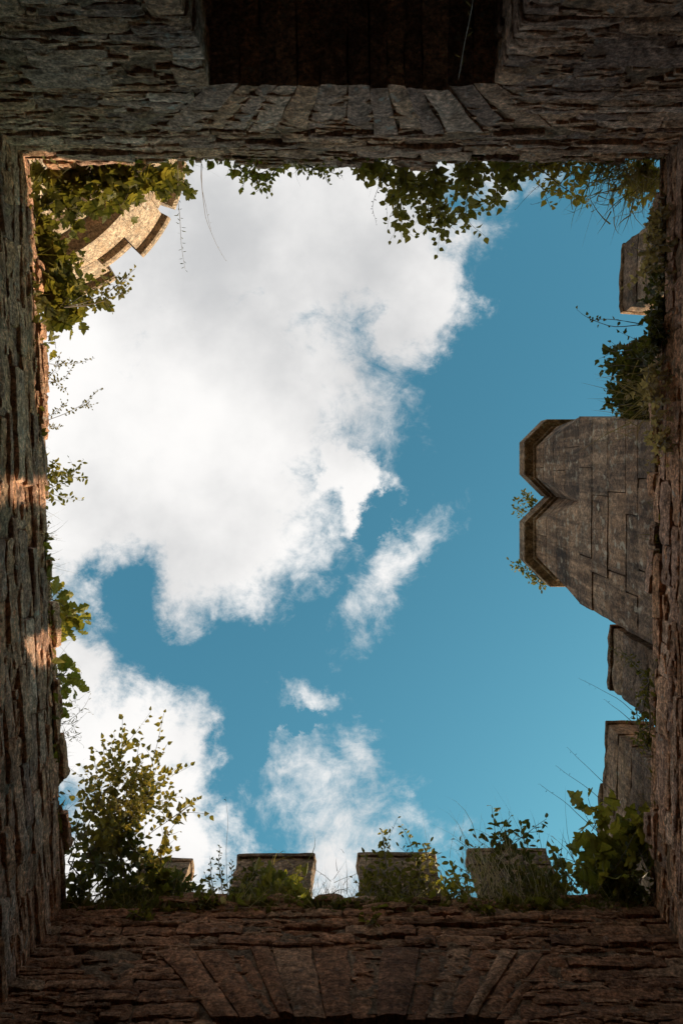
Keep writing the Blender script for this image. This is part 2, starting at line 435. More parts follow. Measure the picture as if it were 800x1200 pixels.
def wall_core(fr, par, e0, e1, rim, opening=None, back=0.09, band=4.7, excl=None):
    vs, fs = [], []
    top = rim + CZ
    u0, u1 = -e0, fr.len + e1
    def bx(a, b, d0, d1, z0, z1): box_vf(vs, fs, (a, d0, z0), (b, d1, z1), fr.M)
    if not opening:
        bx(u0, u1, -TH, -back, 0, top)
    else:
        oa, ob, hs, hl, dp = opening
        bx(u0, oa - 0.05, -TH, -back, 0, top)
        bx(ob + 0.05, u1, -TH, -back, 0, top)
        bx(oa - 0.05, ob + 0.05, -TH, -back, 0, hs + CZ)
        bx(oa - 0.05, ob + 0.05, -TH, -back, hl + 0.05 + CZ, top)
        bx(oa - 0.05, ob + 0.05, -TH, -dp, hs + CZ, hl + 0.05 + CZ)
    mk('rubble_core', mesh_from('rubble_core', vs, fs, MAT['core']), par)
    # mortar and earth bedding, swelling over the joints
    vm, fm = [], []
    hb = band; nu = int(fr.len / 0.05); nh = int((rim - 0.02 - hb) / 0.04)
    ids = {}
    for i in range(nu + 1):
        for j in range(nh + 1):
            u = fr.len * i / nu; h = hb + (rim - 0.02 - hb) * j / nh
            q = Vector((u, h * 1.6, fr.rot))
            d = -0.020 + 0.036 * noise.noise(q * 2.3) + 0.030 * noise.noise(q * 6.1) + 0.018 * noise.noise(q * 15)
            if excl and any(a - 0.05 < u < b + 0.05 for a, b in excl(h - 0.02, h + 0.02)): d = -0.016 + 0.012 * noise.noise(q * 9) + (0.016 if fr is fB else 0)
            ids[(i, j)] = len(vm); vm.append(fr.p(u, d, h))
    for i in range(nu):
        for j in range(nh):
            um = fr.len * (i + 0.5) / nu; h = hb + (rim - 0.02 - hb) * (j + 0.5) / nh
            if opening and opening[0] - 0.03 < um < opening[1] + 0.03 and h < opening[3] + 0.04: continue
            fm.append((ids[(i, j)], ids[(i + 1, j)], ids[(i + 1, j + 1)], ids[(i, j + 1)]))
    mk('mortar', mesh_from('mortar', vm, fm, MAT['core'], True), par)['kind'] = 'stuff'
    # loose earth lying along the wall head
    vs, fs = [], []
    n = int((u1 - u0) / 0.12); rows = 7
    for i in range(n + 1):
        u = u0 + (u1 - u0) * i / n
        for j in range(rows):
            d = -TH + (TH + 0.0) * j / (rows - 1)
            e = math.sin(math.pi * j / (rows - 1)) ** 0.6
            p = fr.p(u, d, rim)
            p.z += -0.02 + e * (0.05 + 0.09 * (0.5 + noise.noise(Vector((p.x * 2.2, p.y * 2.2, 3.1))))) + 0.02 * noise.noise(p * 9)
            vs.append(p)
    for i in range(n):
        for j in range(rows - 1):
            k = i * rows + j
            fs.append((k, k + rows, k + rows + 1, k + 1))
    mk('earth_cap', mesh_from('earth_cap', vs, fs, MAT['soil'], True), par)

def flat_arch(fr, par, ua, ub, hl, ht, ratio, n, matkey, depth=0.95):
    """voussoirs of a flat arch: wedges fanning out above an opening"""
    uc = (ua + ub) / 2
    cuts = [ua]
    ws = [random.uniform(0.6, 1.45) for _ in range(n)]
    tot = sum(ws)
    for w in ws: cuts.append(cuts[-1] + (ub - ua) * w / tot)
    for i in range(n):
        a0, a1 = cuts[i] + 0.004, cuts[i + 1] - 0.004
        t0, t1 = uc + (cuts[i] - uc) * ratio + 0.009, uc + (cuts[i + 1] - uc) * ratio - 0.009
        pr = random.uniform(0.004, 0.04); bot = hl + random.uniform(-0.012, 0.012); top = ht + random.uniform(-0.04, 0.05)
        nx, nz, ny = 3, 6, 4
        vs, fs, ix = [], [], {}
        sd_ = random.random() * 90
        def V(i_, j_, k_):
            if (i_, j_, k_) in ix: return ix[(i_, j_, k_)]
            fx, fy, fz = i_ / nx, j_ / ny, k_ / nz
            lo, hi = a0 + (a1 - a0) * fx, t0 + (t1 - t0) * fx
            u = lo + (hi - lo) * fz
            h = bot + (top - bot) * fz
            d = pr - depth * (1 - fy)
            q = Vector((u, d, h)) + noise.noise_vector(Vector((u * 5, d * 5, h * 5 + sd_))) * 0.016
            edge = (i_ in (0, nx)) + (j_ == ny) + (k_ in (0, nz))
            if edge >= 2 and j_ == ny: q.y -= 0.014
            ix[(i_, j_, k_)] = len(vs); q += noise.noise_vector(Vector((u * 13, d * 13, h * 13 + sd_))) * 0.012; vs.append(fr.p(q.x, q.y, q.z)); return ix[(i_, j_, k_)]
        for p in range(nx):
            for r in range(nz):
                fs.append((V(p, ny, r), V(p, ny, r + 1), V(p + 1, ny, r + 1), V(p + 1, ny, r)))
                fs.append((V(p, 0, r), V(p + 1, 0, r), V(p + 1, 0, r + 1), V(p, 0, r + 1)))
            for q in range(ny):
                fs.append((V(p, q, 0), V(p, q + 1, 0), V(p + 1, q + 1, 0), V(p + 1, q, 0)))
                fs.append((V(p, q, nz), V(p + 1, q, nz), V(p + 1, q + 1, nz), V(p, q + 1, nz)))
        for q in range(ny):
            for r in range(nz):
                fs.append((V(0, q, r), V(0, q, r + 1), V(0, q + 1, r + 1), V(0, q + 1, r)))
                fs.append((V(nx, q, r), V(nx, q + 1, r), V(nx, q + 1, r + 1), V(nx, q, r + 1)))
        me = mesh_from('voussoir', vs, fs, MAT[matkey], True)
        try: me.set_sharp_from_angle(angle=R(40))
        except Exception: pass
        mk('voussoir', me, par)

def jamb(fr, par, u, side, h_lo, h_hi, dp, matkey):
    """stones lining the reveal of an opening; side +1: reveal faces +u"""
    h = h_lo
    while h < h_hi - 0.02:
        ch = min(random.uniform(0.08, 0.17), h_hi - h)
        if h_hi - (h + ch) < 0.06: ch = h_hi - h
        d = 0.0
        while d < dp - 0.02:
            l = random.uniform(0.25, 0.5)
            if dp - (d + l) < 0.15: l = dp - d
            w = 0.2
            uu = u + side * random.uniform(-0.01, 0.03)
            c = fr.p(uu - side * w / 2, -(d + l / 2) + (0.015 if d == 0 else 0), h + ch / 2)
            M = (Matrix.Translation(c) @ Matrix.Rotation(fr.rot + math.pi / 2 * -side, 4, 'Z')
                 @ Matrix.Diagonal((l - 0.008, w, (ch - 0.008) * 1.05, 1)))
            mk('stone', stone_variant(matkey, 'rubble'), par, M)
            d += l
        h += ch

def merlon(fr, wall, u0, u1, h0, h1, setback, depth, matkey, rows=5, cols=(1, 2), style='slab', coping=0.07, over=0.03):
    c = fr.p((u0 + u1) / 2, -setback - depth / 2, h0)
    vs, fs = [], []
    box_vf(vs, fs, (u0 + 0.05, -setback - depth + 0.04, h0 - 0.05 + CZ), (u1 - 0.05, -setback - 0.04, h1 - 0.05 + CZ), fr.M)
    m = mk('merlon', mesh_from('merlon', vs, fs, MAT['core']), wall)
    _wl[m.name] = Vector((0, 0, 0))
    hh = h0 - 0.03; ht = h1 - coping
    for r in range(rows):
        ch = (ht - hh) / (rows - r) * random.uniform(0.85, 1.15) if r < rows - 1 else ht - hh
        n = random.choice(cols)
        cut = [u0]
        for k in range(1, n): cut.append(u0 + (u1 - u0) * (k / n + random.uniform(-0.12, 0.12)))
        cut.append(u1)
        for a, b in zip(cut, cut[1:]):
            put_stone(fr, m, a, b, hh, hh + ch, -setback + random.uniform(-0.012, 0.012), depth, matkey, style, gap=0.008, tilt=0.4)
        hh += ch
    if coping > 0:
        put_stone(fr, m, u0 - over, u1 + over, h1 - coping, h1, -setback + over, depth + 2 * over, matkey, 'slab', gap=0.004, tilt=0.3, name='coping')
    # children of the merlon are placed in world space; the merlon's own frame is the wall's
    return m

# parents: merlon objects sit at -WL(wall) inside the wall, so their world origin is (0,0,0)

# ------------------------------------------------------------------ ground
vs, fs = [], []
n = 24
for i in range(n + 1):
    for j in range(n + 1):
        s = lambda q: math.copysign(abs(q) ** 3, q) * 2500
        x, y = s(2 * i / n - 1), s(2 * j / n - 1)
        vs.append((x, y, 0.0 if math.hypot(x, y) < 12 else 0.4 * noise.noise(Vector((x * .02, y * .02, 0)))))
for i in range(n):
    for j in range(n):
        k = i * (n + 1) + j
        fs.append((k, k + n + 1, k + n + 2, k + 1))
g = mk('ground', mesh_from('ground', vs, fs, MAT['ground'], True)); g['kind'] = 'structure'

vs, fs = [], []
box_vf(vs, fs, (-2.9, -2.9, -0.05), (2.95, 3.95, 0.02))
g = mk('gravel_floor', mesh_from('gravel_floor', vs, fs, MAT['floor'])); g['kind'] = 'structure'
# ------------------------------------------------------------------ walls
LINT, ARCH = 4.86, 5.50
# window wall (photo top)
wt = wall_root(fT, 'grey slate rubble wall with a large black window recess under a flat stone arch')
ua, ub = fT.u_at((-0.95, 0)), fT.u_at((1.07, 0)); uc = (ua + ub) / 2
def exT(h0, h1):
    if h1 <= LINT: return [(ua, ub)] if h1 > 2.2 else []
    if h0 >= ARCH: return []
    k = 1 + 0.5 * min(1, max(0, (min(h1, ARCH) - LINT) / (ARCH - LINT)))
    return [(uc + (ua - uc) * k - 0.01, uc + (ub - uc) * k + 0.01)]
wall_core(fT, wt, TH, TH, 5.98, (ua, ub, 2.2, LINT, 0.9), band=3.6, excl=exT)
courses(fT, wt, 3.70, LINT, -0.1, fT.len + 0.1, 'slate', (0.085, 0.17), (0.3, 0.75), excl=exT)
courses(fT, wt, LINT, ARCH, -0.1, fT.len + 0.1, 'slate', (0.085, 0.16), (0.3, 0.75), excl=exT)
courses(fT, wt, ARCH + 0.02, 6.04, -0.1, fT.len + 0.1, 'slate', (0.05, 0.10), (0.25, 0.7), ragged=0.3, proud=0.05)
flat_arch(fT, wt, ua - 0.02, ub + 0.02, LINT, ARCH, 1.55, 13, 'slate')
jamb(fT, wt, ua, 1, 3.70, LINT - 0.01, 0.85, 'slate')
jamb(fT, wt, ub, -1, 3.70, LINT - 0.01, 0.85, 'slate')

chips(fT, wt, 1100, 3.7, 6.05, 'slate', lambda a, b: exT(a, b) if a < LINT + 0.05 else [])
# right wall
wr = wall_root(fR_, 'brown rubble wall carrying the twin octagonal chimney')
wall_core(fR_, wr, -0.05, -0.05, 6.01)
courses(fR_, wr, 4.75, 6.08, -0.05, fR_.len + 0.05, 'brown', (0.07, 0.15), (0.25, 0.8), ragged=0.3, proud=0.04)

chips(fR_, wr, 480, 4.75, 6.08, 'brown')
# bottom wall
wb = wall_root(fB, 'dark reddish brown rubble wall with the head of an arch and square battlements in a row')
ba, bb = fB.u_at((1.12, 0)), fB.u_at((-0.92, 0)); bc = (ba + bb) / 2
LB, AB = 4.77, 5.44
def exB(h0, h1):
    if h1 <= LB: return [(ba, bb)] if h1 > 2.2 else []
    if h0 >= AB: return []
    k = 1 + 0.5 * min(1, max(0, (min(h1, AB) - LB) / (AB - LB)))
    return [(bc + (ba - bc) * k - 0.01, bc + (bb - bc) * k + 0.01)]
wall_core(fB, wb, TH, TH, 5.99, (ba, bb, 2.2, LB, 0.9), band=4.2, excl=exB)
courses(fB, wb, 4.25, LB, -0.1, fB.len + 0.1, 'red', (0.08, 0.16), (0.25, 0.7), excl=exB)
courses(fB, wb, LB, AB, -0.1, fB.len + 0.1, 'red', (0.08, 0.15), (0.25, 0.7), excl=exB)
courses(fB, wb, AB + 0.02, 6.06, -0.1, fB.len + 0.1, 'red', (0.06, 0.12), (0.22, 0.65), ragged=0.35, proud=0.05)
flat_arch(fB, wb, ba - 0.02, bb + 0.02, LB, AB, 1.55, 14, 'red')
jamb(fB, wb, ba, 1, 4.25, LB - 0.01, 0.85, 'red')
jamb(fB, wb, bb, -1, 4.25, LB - 0.01, 0.85, 'red')

chips(fB, wb, 900, 4.25, 6.05, 'red', lambda a, b: exB(a, b) if a < LB + 0.05 else [])
# left wall
wl = wall_root(fL, 'grey brown slate wall with two warm sunlit patches near its top')
wall_core(fL, wl, -0.05, -0.05, 6.00)
courses(fL, wl, 4.75, 6.08, -0.05, fL.len + 0.05, 'brown', (0.07, 0.14), (0.3, 0.9), ragged=0.3, proud=0.04)

chips(fL, wl, 320, 4.75, 6.08, 'brown')
# loose and half fallen stones along the broken wall heads
for fr, par, mk_, n in ((fT, wt, 'slate', 16), (fR_, wr, 'brown', 14), (fB, wb, 'red', 18), (fL, wl, 'brown', 20)):
    for _ in range(n):
        u = random.uniform(0.1, fr.len - 0.6); l = random.uniform(0.14, 0.42); hh = random.uniform(0.05, 0.12)
        z = 6.0 + random.uniform(0.0, 0.05)
        put_stone(fr, par, u, u + l, z, z + hh, random.uniform(-0.03, 0.06), random.uniform(0.2, 0.32), mk_, tilt=5)
# ------------------------------------------------------------------ battlements
# bottom wall: low parapet with square merlons
SB = 0.22
def parapet(fr, wall, u0, u1, h0, h1, setback, depth, matkey, lr=(0.3, 0.7)):
    u = u0
    while u < u1 - 0.05:
        l = random.uniform(*lr)
        if u1 - (u + l) < 0.2: l = u1 - u
        mid = (h0 + h1) / 2 + random.uniform(-0.05, 0.05)
        put_stone(fr, wall, u, u + l, h0 - 0.03, mid, -setback, depth, matkey, 'slab', tilt=0.6)
        put_stone(fr, wall, u, u + l, mid, h1 + random.uniform(-0.02, 0.02), -setback, depth, matkey, 'slab', tilt=0.6)
        u += l
parapet(fB, wb, fB.u_at((2.6, 0)), fB.u_at((-2.4, 0)), 6.0, 6.26, SB + 0.02, 0.18, 'mossy_shaded')
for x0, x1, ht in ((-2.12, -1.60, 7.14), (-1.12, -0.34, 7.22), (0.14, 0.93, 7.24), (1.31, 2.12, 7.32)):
    merlon(fB, wb, fB.u_at((x1, 0)), fB.u_at((x0, 0)), 6.22, ht, SB, 0.20, 'mossy_shaded', rows=5, coping=0.06, over=0.012)

# right wall
SR = 0.16
parapet(fR_, wr, fR_.u_at((0, -2.7)), fR_.u_at((0, -0.62)), 6.0, 6.34, SR + 0.04, 0.42, 'ashlar')
parapet(fR_, wr, fR_.u_at((0, 1.60)), fR_.u_at((0, 3.7)), 6.0, 6.30, SR + 0.04, 0.42, 'ashlar')
for y0, y1, ht, rows in ((-2.50, -1.78, 7.35, 3), (-1.40, -0.66, 7.2, 3), (1.62, 2.30, 7.50, 4), (2.70, 3.42, 7.56, 4), (3.44, 5.0, 7.7, 4)):  # last entry: corner merlon added behind the leaves to block the sun
    merlon(fR_, wr, fR_.u_at((0, y0)), fR_.u_at((0, y1)), 6.30, ht, SR, 0.5, 'mossy_shaded', rows=rows, cols=(1, 1, 2), style='slab', coping=0.07, over=0.012)

# top wall: low broken merlons just showing over the rim
for x0, x1, ht in ((-0.75, 0.0, 6.74), (1.55, 2.12, 6.76)):
    merlon(fT, wt, fT.u_at((x0, 0)), fT.u_at((x1, 0)), 6.0, ht, 0.24, 0.42, 'gold', rows=2, coping=0.0)

# ------------------------------------------------------------------ twin octagonal chimney on the right wall
def chimney():
    x_at = lambda y: (fR_.a + fR_.t * fR_.u_at((0, y))).x
    xf = x_at(0.4) + 0.015
    r = root('chimney_stack', (xf + 0.6, 0.46, 6.0 + CZ), 'twin octagonal stone chimney with dark overhanging cornice on the rubble wall', 'chimney')
    y0, y1, dep = -0.68, 1.55, 1.15
    def poly_prism(name, par, polys, hs, mat, bev=0.008):
        """stack of convex polygons (same count) at heights hs"""
        vs, fs = [], []; n = len(polys[0])
        for po, h in zip(polys, hs):
            for (x, y) in po: vs.append(Vector((x, y, h + CZ)))
        m = len(polys)
        for k in range(m - 1):
            for i in range(n):
                j = (i + 1) % n
                fs.append((k * n + i, k * n + j, (k + 1) * n + j, (k + 1) * n + i))
        fs.append(tuple(reversed(range(n)))); fs.append(tuple((m - 1) * n + i for i in range(n)))
        return mk(name, mesh_from(name, vs, fs, mat), par)
    def shrink(po, s):
        cx = sum(p[0] for p in po) / len(po); cy = sum(p[1] for p in po) / len(po)
        out = []
        for x, y in po:
            d = math.hypot(x - cx, y - cy)
            out.append((x - (x - cx) / d * s * 1.2, y - (y - cy) / d * s * 1.2))
        return out
    def clip(po, yc, keep_low):
        out = []
        for i in range(len(po)):
            p, q = po[i], po[(i + 1) % len(po)]
            a = (p[1] <= yc) == keep_low; b = (q[1] <= yc) == keep_low
            if a: out.append(p)
            if a != b:
                t = (yc - p[1]) / (q[1] - p[1]); out.append((p[0] + (q[0] - p[0]) * t, yc))
        return out
    # base: ashlar courses
    vs, fs = [], []
    box_vf(vs, fs, (xf + 0.06, y0 + 0.26, 5.9 + CZ), (xf + dep - 0.06, y1 - 0.06, 8.0 + CZ))
    base = mk('base', mesh_from('base', vs, fs, MAT['core']), r); _wl[base.name] = Vector((0, 0, 0))
    fr = Frame((xf, y0), (xf, y1))
    h = 6.12
    while h < 8.05:
        ch = random.uniform(0.26, 0.5)
        if 8.12 - (h + ch) < 0.2: ch = 8.12 - h
        cuts = [0.0]
        while cuts[-1] < y1 - y0 - 0.75: cuts.append(min(cuts[-1] + random.uniform(0.45, 1.1), y1 - y0 - 0.3))
        cuts.append(y1 - y0)
        for a, b in zip(cuts, cuts[1:]):
            if a == 0.0:         # the flank by the ivy leans in towards its foot
                lean = lambda q: 0.21 * max(0.0, (8.12 - q) / 2.0)
                rc = lambda q: [(xf + 0.002, y0 + lean(q)), (xf + dep, y0 + lean(q)), (xf + dep, y0 + b - 0.003), (xf + 0.002, y0 + b - 0.003)]
                p0, p1 = rc(h), rc(h + ch)
                poly_prism('stone', base, [shrink(p0, 0.007), p0, p1, shrink(p1, 0.007)], [h + 0.001, h + 0.01, h + ch - 0.01, h + ch - 0.001], MAT['ashlar'])
            else:
                put_stone(fr, base, a, b, h, h + ch, random.uniform(-0.008, 0.010), dep, 'ashlar', 'ashlar', gap=0.003, tilt=0.2)
        h += ch
    # two shafts: square at the foot, broached up to an octagon
    def octo(cx, cy, hx, hy, c):           # half sizes and chamfer
        return [(cx - hx, cy - hy + c), (cx - hx + c, cy - hy), (cx + hx - c, cy - hy), (cx + hx, cy - hy + c),
                (cx + hx, cy + hy - c), (cx + hx - c, cy + hy), (cx - hx + c, cy + hy), (cx - hx, cy + hy - c)]
    for cy, hy, ccy, chy in ((-0.17, 0.508, -0.229, 0.572), (0.945, 0.603, 1.004, 0.667)):
        hw0, hw1 = (0.37 + 0.60) / 2 + 0.05, 0.555
        hwf = 0.555
        cx = xf + hwf + 0.005
        vs, fs = [], []
        box_vf(vs, fs, (cx - 0.24, cy - 0.24, 8.0 + CZ), (cx + 0.24, cy + 0.24, 10.0 + CZ))
        sh = mk('shaft', mesh_from('shaft', vs, fs, MAT['core']), r); _wl[sh.name] = Vector((0, 0, 0))
        h0, h1 = 8.12, 9.98
        h = h0
        side = -1 if cy < 0.3 else 1
        while h < h1 - 0.02:
            ch = random.uniform(0.36, 0.55)
            if h1 - (h + ch) < 0.2: ch = h1 - h
            po = []
            for hh in (h + 0.003, h + ch - 0.003):
                t = min(1.0, max(0.0, (hh - h0) / (h1 - h0)))
                po.append(octo(cx, cy, hwf - 0.006, hy, 0.012 + (hy * 0.57 - 0.012) * t ** 0.9))
            ycut = cy + random.uniform(-0.18, 0.18)
            if random.random() < 0.7:
                for keep in (True, False):
                    e = 0.004 if keep else -0.004
                    q = [clip(p, ycut - e, keep) for p in po]
                    if len(q[0]) == len(q[1]):
                        ps = [shrink(q[0], 0.008), q[0], q[1], shrink(q[1], 0.008)]
                        poly_prism('stone', sh, ps, [h + 0.001, h + 0.012, h + ch - 0.012, h + ch - 0.001], MAT['ashlar'])
            else:
                ps = [shrink(po[0], 0.008), po[0], po[1], shrink(po[1], 0.008)]
                poly_prism('stone', sh, ps, [h + 0.001, h + 0.012, h + ch - 0.012, h + ch - 0.001], MAT['ashlar'])
            h += ch
        cc = 0.33
        o = lambda hw, c: octo(cx, cy + (ccy - cy) * (hw - 0.555) / 0.145, hw, hy + (chy - hy) * (hw - 0.555) / 0.145, c * chy / 0.7)
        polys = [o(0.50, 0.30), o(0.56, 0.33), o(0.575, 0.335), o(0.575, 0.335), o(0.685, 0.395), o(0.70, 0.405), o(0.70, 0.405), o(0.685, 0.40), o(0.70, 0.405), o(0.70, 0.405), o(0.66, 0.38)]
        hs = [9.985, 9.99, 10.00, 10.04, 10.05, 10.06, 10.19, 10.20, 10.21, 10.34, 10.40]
        poly_prism('cornice', r, polys, hs, MAT['mossy_shaded'])
    return xf
chim_x = chimney()

# ------------------------------------------------------------------ sunlit round tower beyond the corner
def round_tower():
    k = 13.0
    cx, cy = (35 - VX) / F * k, (172 - VY) / F * k
    Rr = 180 / F * k
    r = root('round_tower', (cx, cy, 0), 'sunlit pale stone round tower with battlements seen behind the leafy wall corner', 'tower')
    def ring(name, par, prof, a0, a1, seg, mat, closed=False):
        vs, fs = [], []; n = len(prof); m = seg if closed else seg + 1
        for i in range(m):
            a = R(a0 + (a1 - a0) * i / seg)
            for (rad, h) in prof: vs.append(Vector((cx + rad * math.cos(a), cy + rad * math.sin(a), h + CZ)))
        for i in range(seg):
            for j in range(n):
                i2 = (i + 1) % m; j2 = (j + 1) % n
                fs.append((i * n + j, i2 * n + j, i2 * n + j2, i * n + j2))
        if not closed:
            fs.append(tuple(range(n))); fs.append(tuple(seg * n + j for j in reversed(range(n))))
        return mk(name, mesh_from(name, vs, fs, mat), par)
    rw = Rr - 0.50
    inner = rw - 0.6
    # shaft down to the ground
    vs, fs = [], []
    sh = ring('shaft', r, [(rw - 0.03, -CZ), (rw - 0.03, 11.3), (inner, 11.3), (inner, -CZ)], 0, 360, 72, MAT['gold'], True); _wl[sh.name] = Vector((0, 0, 0))
    # coursed blocks where the photograph shows the wall
    h = 9.4
    while h < 11.1:
        ch = min(random.uniform(0.22, 0.3), 11.12 - h)
        a = -10 + random.uniform(0, 6)
        while a < 95:
            da = random.uniform(7, 13)
            ring('stone', sh, [(rw + random.uniform(-.01, .012), h + 0.006), (rw + 0.004, h + ch - 0.006), (rw - 0.2, h + ch - 0.006), (rw - 0.2, h + 0.006)], a + 0.12, a + da - 0.12, 3, MAT['gold'])
            a += da
        h += ch
    ring('string_course', r, [(rw - 0.02, 11.12), (rw + 0.10, 11.16), (rw + 0.17, 11.24), (rw + 0.17, 11.33), (rw + 0.06, 11.40), (rw - 0.1, 11.42)], 0, 360, 96, MAT['gold'], True)
    ring('corbel_ring', r, [(rw - 0.1, 11.42), (rw + 0.02, 11.43), (rw + 0.03, 11.64), (Rr - 0.10, 11.66), (Rr - 0.10, 11.76), (inner, 11.76)], 0, 360, 96, MAT['gold'], True)
    # parapet drum of curved blocks
    rp = Rr - 0.10
    pa = ring('parapet', r, [(rp - 0.03, 11.76), (rp - 0.03, 12.30), (rp - 0.42, 12.30), (rp - 0.42, 11.76)], 0, 360, 96, MAT['gold'], True); _wl[pa.name] = Vector((0, 0, 0))
    for (h0, h1) in ((11.765, 12.30),):
        a = -20 + random.uniform(0, 5)
        while a < 110:
            da = random.uniform(8, 12)
            ring('stone', pa, [(rp + random.uniform(-.008, .008), h0 + 0.004), (rp, h1 - 0.004), (rp - 0.2, h1 - 0.004), (rp - 0.2, h0 + 0.004)], a + 0.1, a + da - 0.1, 3, MAT['gold'])
            a += da
    def cop(par, a0, a1, h):
        ring('coping', par, [(rp - 0.01, h), (Rr + 0.02, h + 0.01), (Rr + 0.05, h + 0.05), (Rr + 0.05, h + 0.13), (rp - 0.2, h + 0.24), (rp - 0.48, h + 0.13), (rp - 0.46, h)], a0, a1, 8, MAT['gold'])
    spans = []
    a = 27.0
    spans = [(27, 44.0), (5.5, 22.6)] + [(a_, a_ + 17) for a_ in (57, 86, 115, 144, 173, 202, 231, 260, 289, 318)] + [(-20, -3)]
    for a0, a1 in spans:
        m = ring('merlon', r, [(rp - 0.02, 12.30), (rp - 0.02, 12.98), (rp - 0.42, 12.98), (rp - 0.42, 12.30)], a0 + .4, a1 - .4, 8, MAT['gold']); _wl[m.name] = Vector((0, 0, 0))
        am = a0 + (a1 - a0) * random.uniform(0.4, 0.6)
        for (b0, b1) in ((a0, am), (am, a1)):
            for (h0, h1) in ((12.305, 12.98),):
                ring('stone', m, [(rp + random.uniform(-.006, .008), h0), (rp, h1), (rp - 0.2, h1), (rp - 0.2, h0)], b0 + 0.08, b1 - 0.08, 4, MAT['gold'])
        cop(m, a0 - 0.3, a1 + 0.3, 12.985)
    for a0, a1 in ((44, 57), (74, 86), (103, 115), (-3, 5.5)):
        cop(pa, a0 + 0.5, a1 - 0.5, 12.305)
    m = ring('stone', pa, [(rp, 12.305), (rp, 12.75), (rp - 0.4, 12.75), (rp - 0.4, 12.305)], 22.8, 26.8, 2, MAT['gold'])
round_tower()

# ------------------------------------------------------------------ plants
def leaf_outline(kind):
    if kind == 'maple':
        half = [(0.0, 0.0), (0.16, -0.06), (0.30, -0.02), (0.34, 0.10), (0.26, 0.20), (0.46, 0.22), (0.56, 0.36), (0.46, 0.44),
                (0.50, 0.58), (0.36, 0.54), (0.22, 0.52), (0.24, 0.70), (0.14, 0.80), (0.06, 0.94), (0.0, 1.0)]
    elif kind == 'oak':
        half = [(0.0, 0.0), (0.06, 0.06), (0.16, 0.16), (0.10, 0.25), (0.24, 0.36), (0.15, 0.46), (0.30, 0.60), (0.18, 0.70), (0.22, 0.84), (0.10, 0.93), (0.0, 1.0)]
    elif kind == 'ivy':
        half = [(0.0, 0.0), (0.16, -0.10), (0.30, 0.02), (0.46, 0.26), (0.26, 0.40), (0.20, 0.62), (0.0, 1.0)]
    elif kind == 'birch':
        half = [(0.0, 0.0), (0.20, 0.06), (0.36, 0.24), (0.34, 0.44), (0.18, 0.72), (0.0, 1.0)]
    elif kind == 'oval':
        half = [(0.0, 0.0), (0.14, 0.12), (0.24, 0.36), (0.24, 0.60), (0.14, 0.85), (0.0, 1.0)]
    else:  # lance
        half = [(0.0, 0.0), (0.06, 0.12), (0.10, 0.40), (0.07, 0.72), (0.0, 1.0)]
    return half

_lm = {}
def leaf_data(kind, v):
    """verts, faces of a folded, curled leaf: base at origin, tip along +Y, normal +Z, length 1"""
    key = (kind, v)
    if key in _lm: return _lm[key]
    rnd = random.Random(hash((len(kind), kind[0], v)) & 0xffff)
    half = leaf_outline(kind)
    fold = rnd.uniform(0.12, 0.5); curl = rnd.uniform(-0.15, 0.4); wid = rnd.uniform(0.85, 1.1)
    vs, fs = [], []
    mid = []
    st = 0.22
    vs.append(Vector((0.0, -st, 0.03)))
    for (x, y) in half:
        mid.append(len(vs)); vs.append(Vector((0, y, -curl * max(0, y) ** 2)))
    for sgn in (1, -1):
        ids = []
        for i, (x, y) in enumerate(half):
            if i in (0, len(half) - 1): ids.append(mid[i]); continue
            jx = x * wid * rnd.uniform(0.9, 1.1)
            ids.append(len(vs)); vs.append(Vector((sgn * jx, y + rnd.uniform(-.02, .02), fold * abs(jx) + rnd.uniform(-.03, .03) - curl * max(0, y) ** 2)))
        for i in range(len(half) - 1):
            q = [mid[i], ids[i], ids[i + 1], mid[i + 1]]
            q = [x for n_, x in enumerate(q) if x not in q[:n_]]
            if len(q) >= 3: fs.append(tuple(q) if sgn > 0 else tuple(reversed(q)))
    b = len(vs)
    vs += [Vector((0.012, -st, 0.03)), Vector((0.012, 0, 0)), Vector((-0.012, 0, 0)), Vector((-0.012, -st, 0.03))]
    fs.append((b, b + 1, b + 2, b + 3))
    _lm[key] = (vs, fs); return _lm[key]
_lmesh = {}
def leaf_mesh(kind, v, matkey):
    k = (kind, v, matkey)
    if k not in _lmesh:
        vs, fs = leaf_data(kind, v)
        _lmesh[k] = mesh_from('leaf', vs, fs, MAT[matkey])
    return _lmesh[k]

def tube(vs, fs, pts, r0, r1, n=5):
    b = len(vs); m = len(pts)
    for i, p in enumerate(pts):
        d = (pts[min(i + 1, m - 1)] - pts[max(i - 1, 0)])
        if d.length < 1e-6: d = Vector((0, 0, 1))
        d.normalize()
        a = d.orthogonal().normalized(); c = d.cross(a)
        rr = r0 + (r1 - r0) * i / (m - 1)
        for k in range(n):
            t = 2 * math.pi * k / n
            vs.append(p + a * math.cos(t) * rr + c * math.sin(t) * rr)
    for i in range(m - 1):
        for k in range(n):
            fs.append((b + i * n + k, b + i * n + (k + 1) % n, b + (i + 1) * n + (k + 1) % n, b + (i + 1) * n + k))
    fs.append(tuple(b + (m - 1) * n + k for k in range(n)))

def curve_pts(p, q, bow=0.12, n=9, wob=0.02):
    """arc from p to q, bowing upwards, with a little wander"""
    d = q - p; L_ = d.length
    side = Vector((random.uniform(-1, 1), random.uniform(-1, 1), random.uniform(0.1, 1))); side -= d * (side.dot(d) / max(1e-6, L_ * L_))
    if side.length > 1e-4: side.normalize()
    out = []
    o = Vector((random.random() * 50, 0, 0))
    for i in range(n):
        t = i / (n - 1)
        w = noise.noise_vector(Vector((t * 3, 0, 0)) + o) * wob * L_ * min(1, t * 4)
        out.append(p + d * t + side * math.sin(math.pi * t) * bow * L_ + w)
    return out

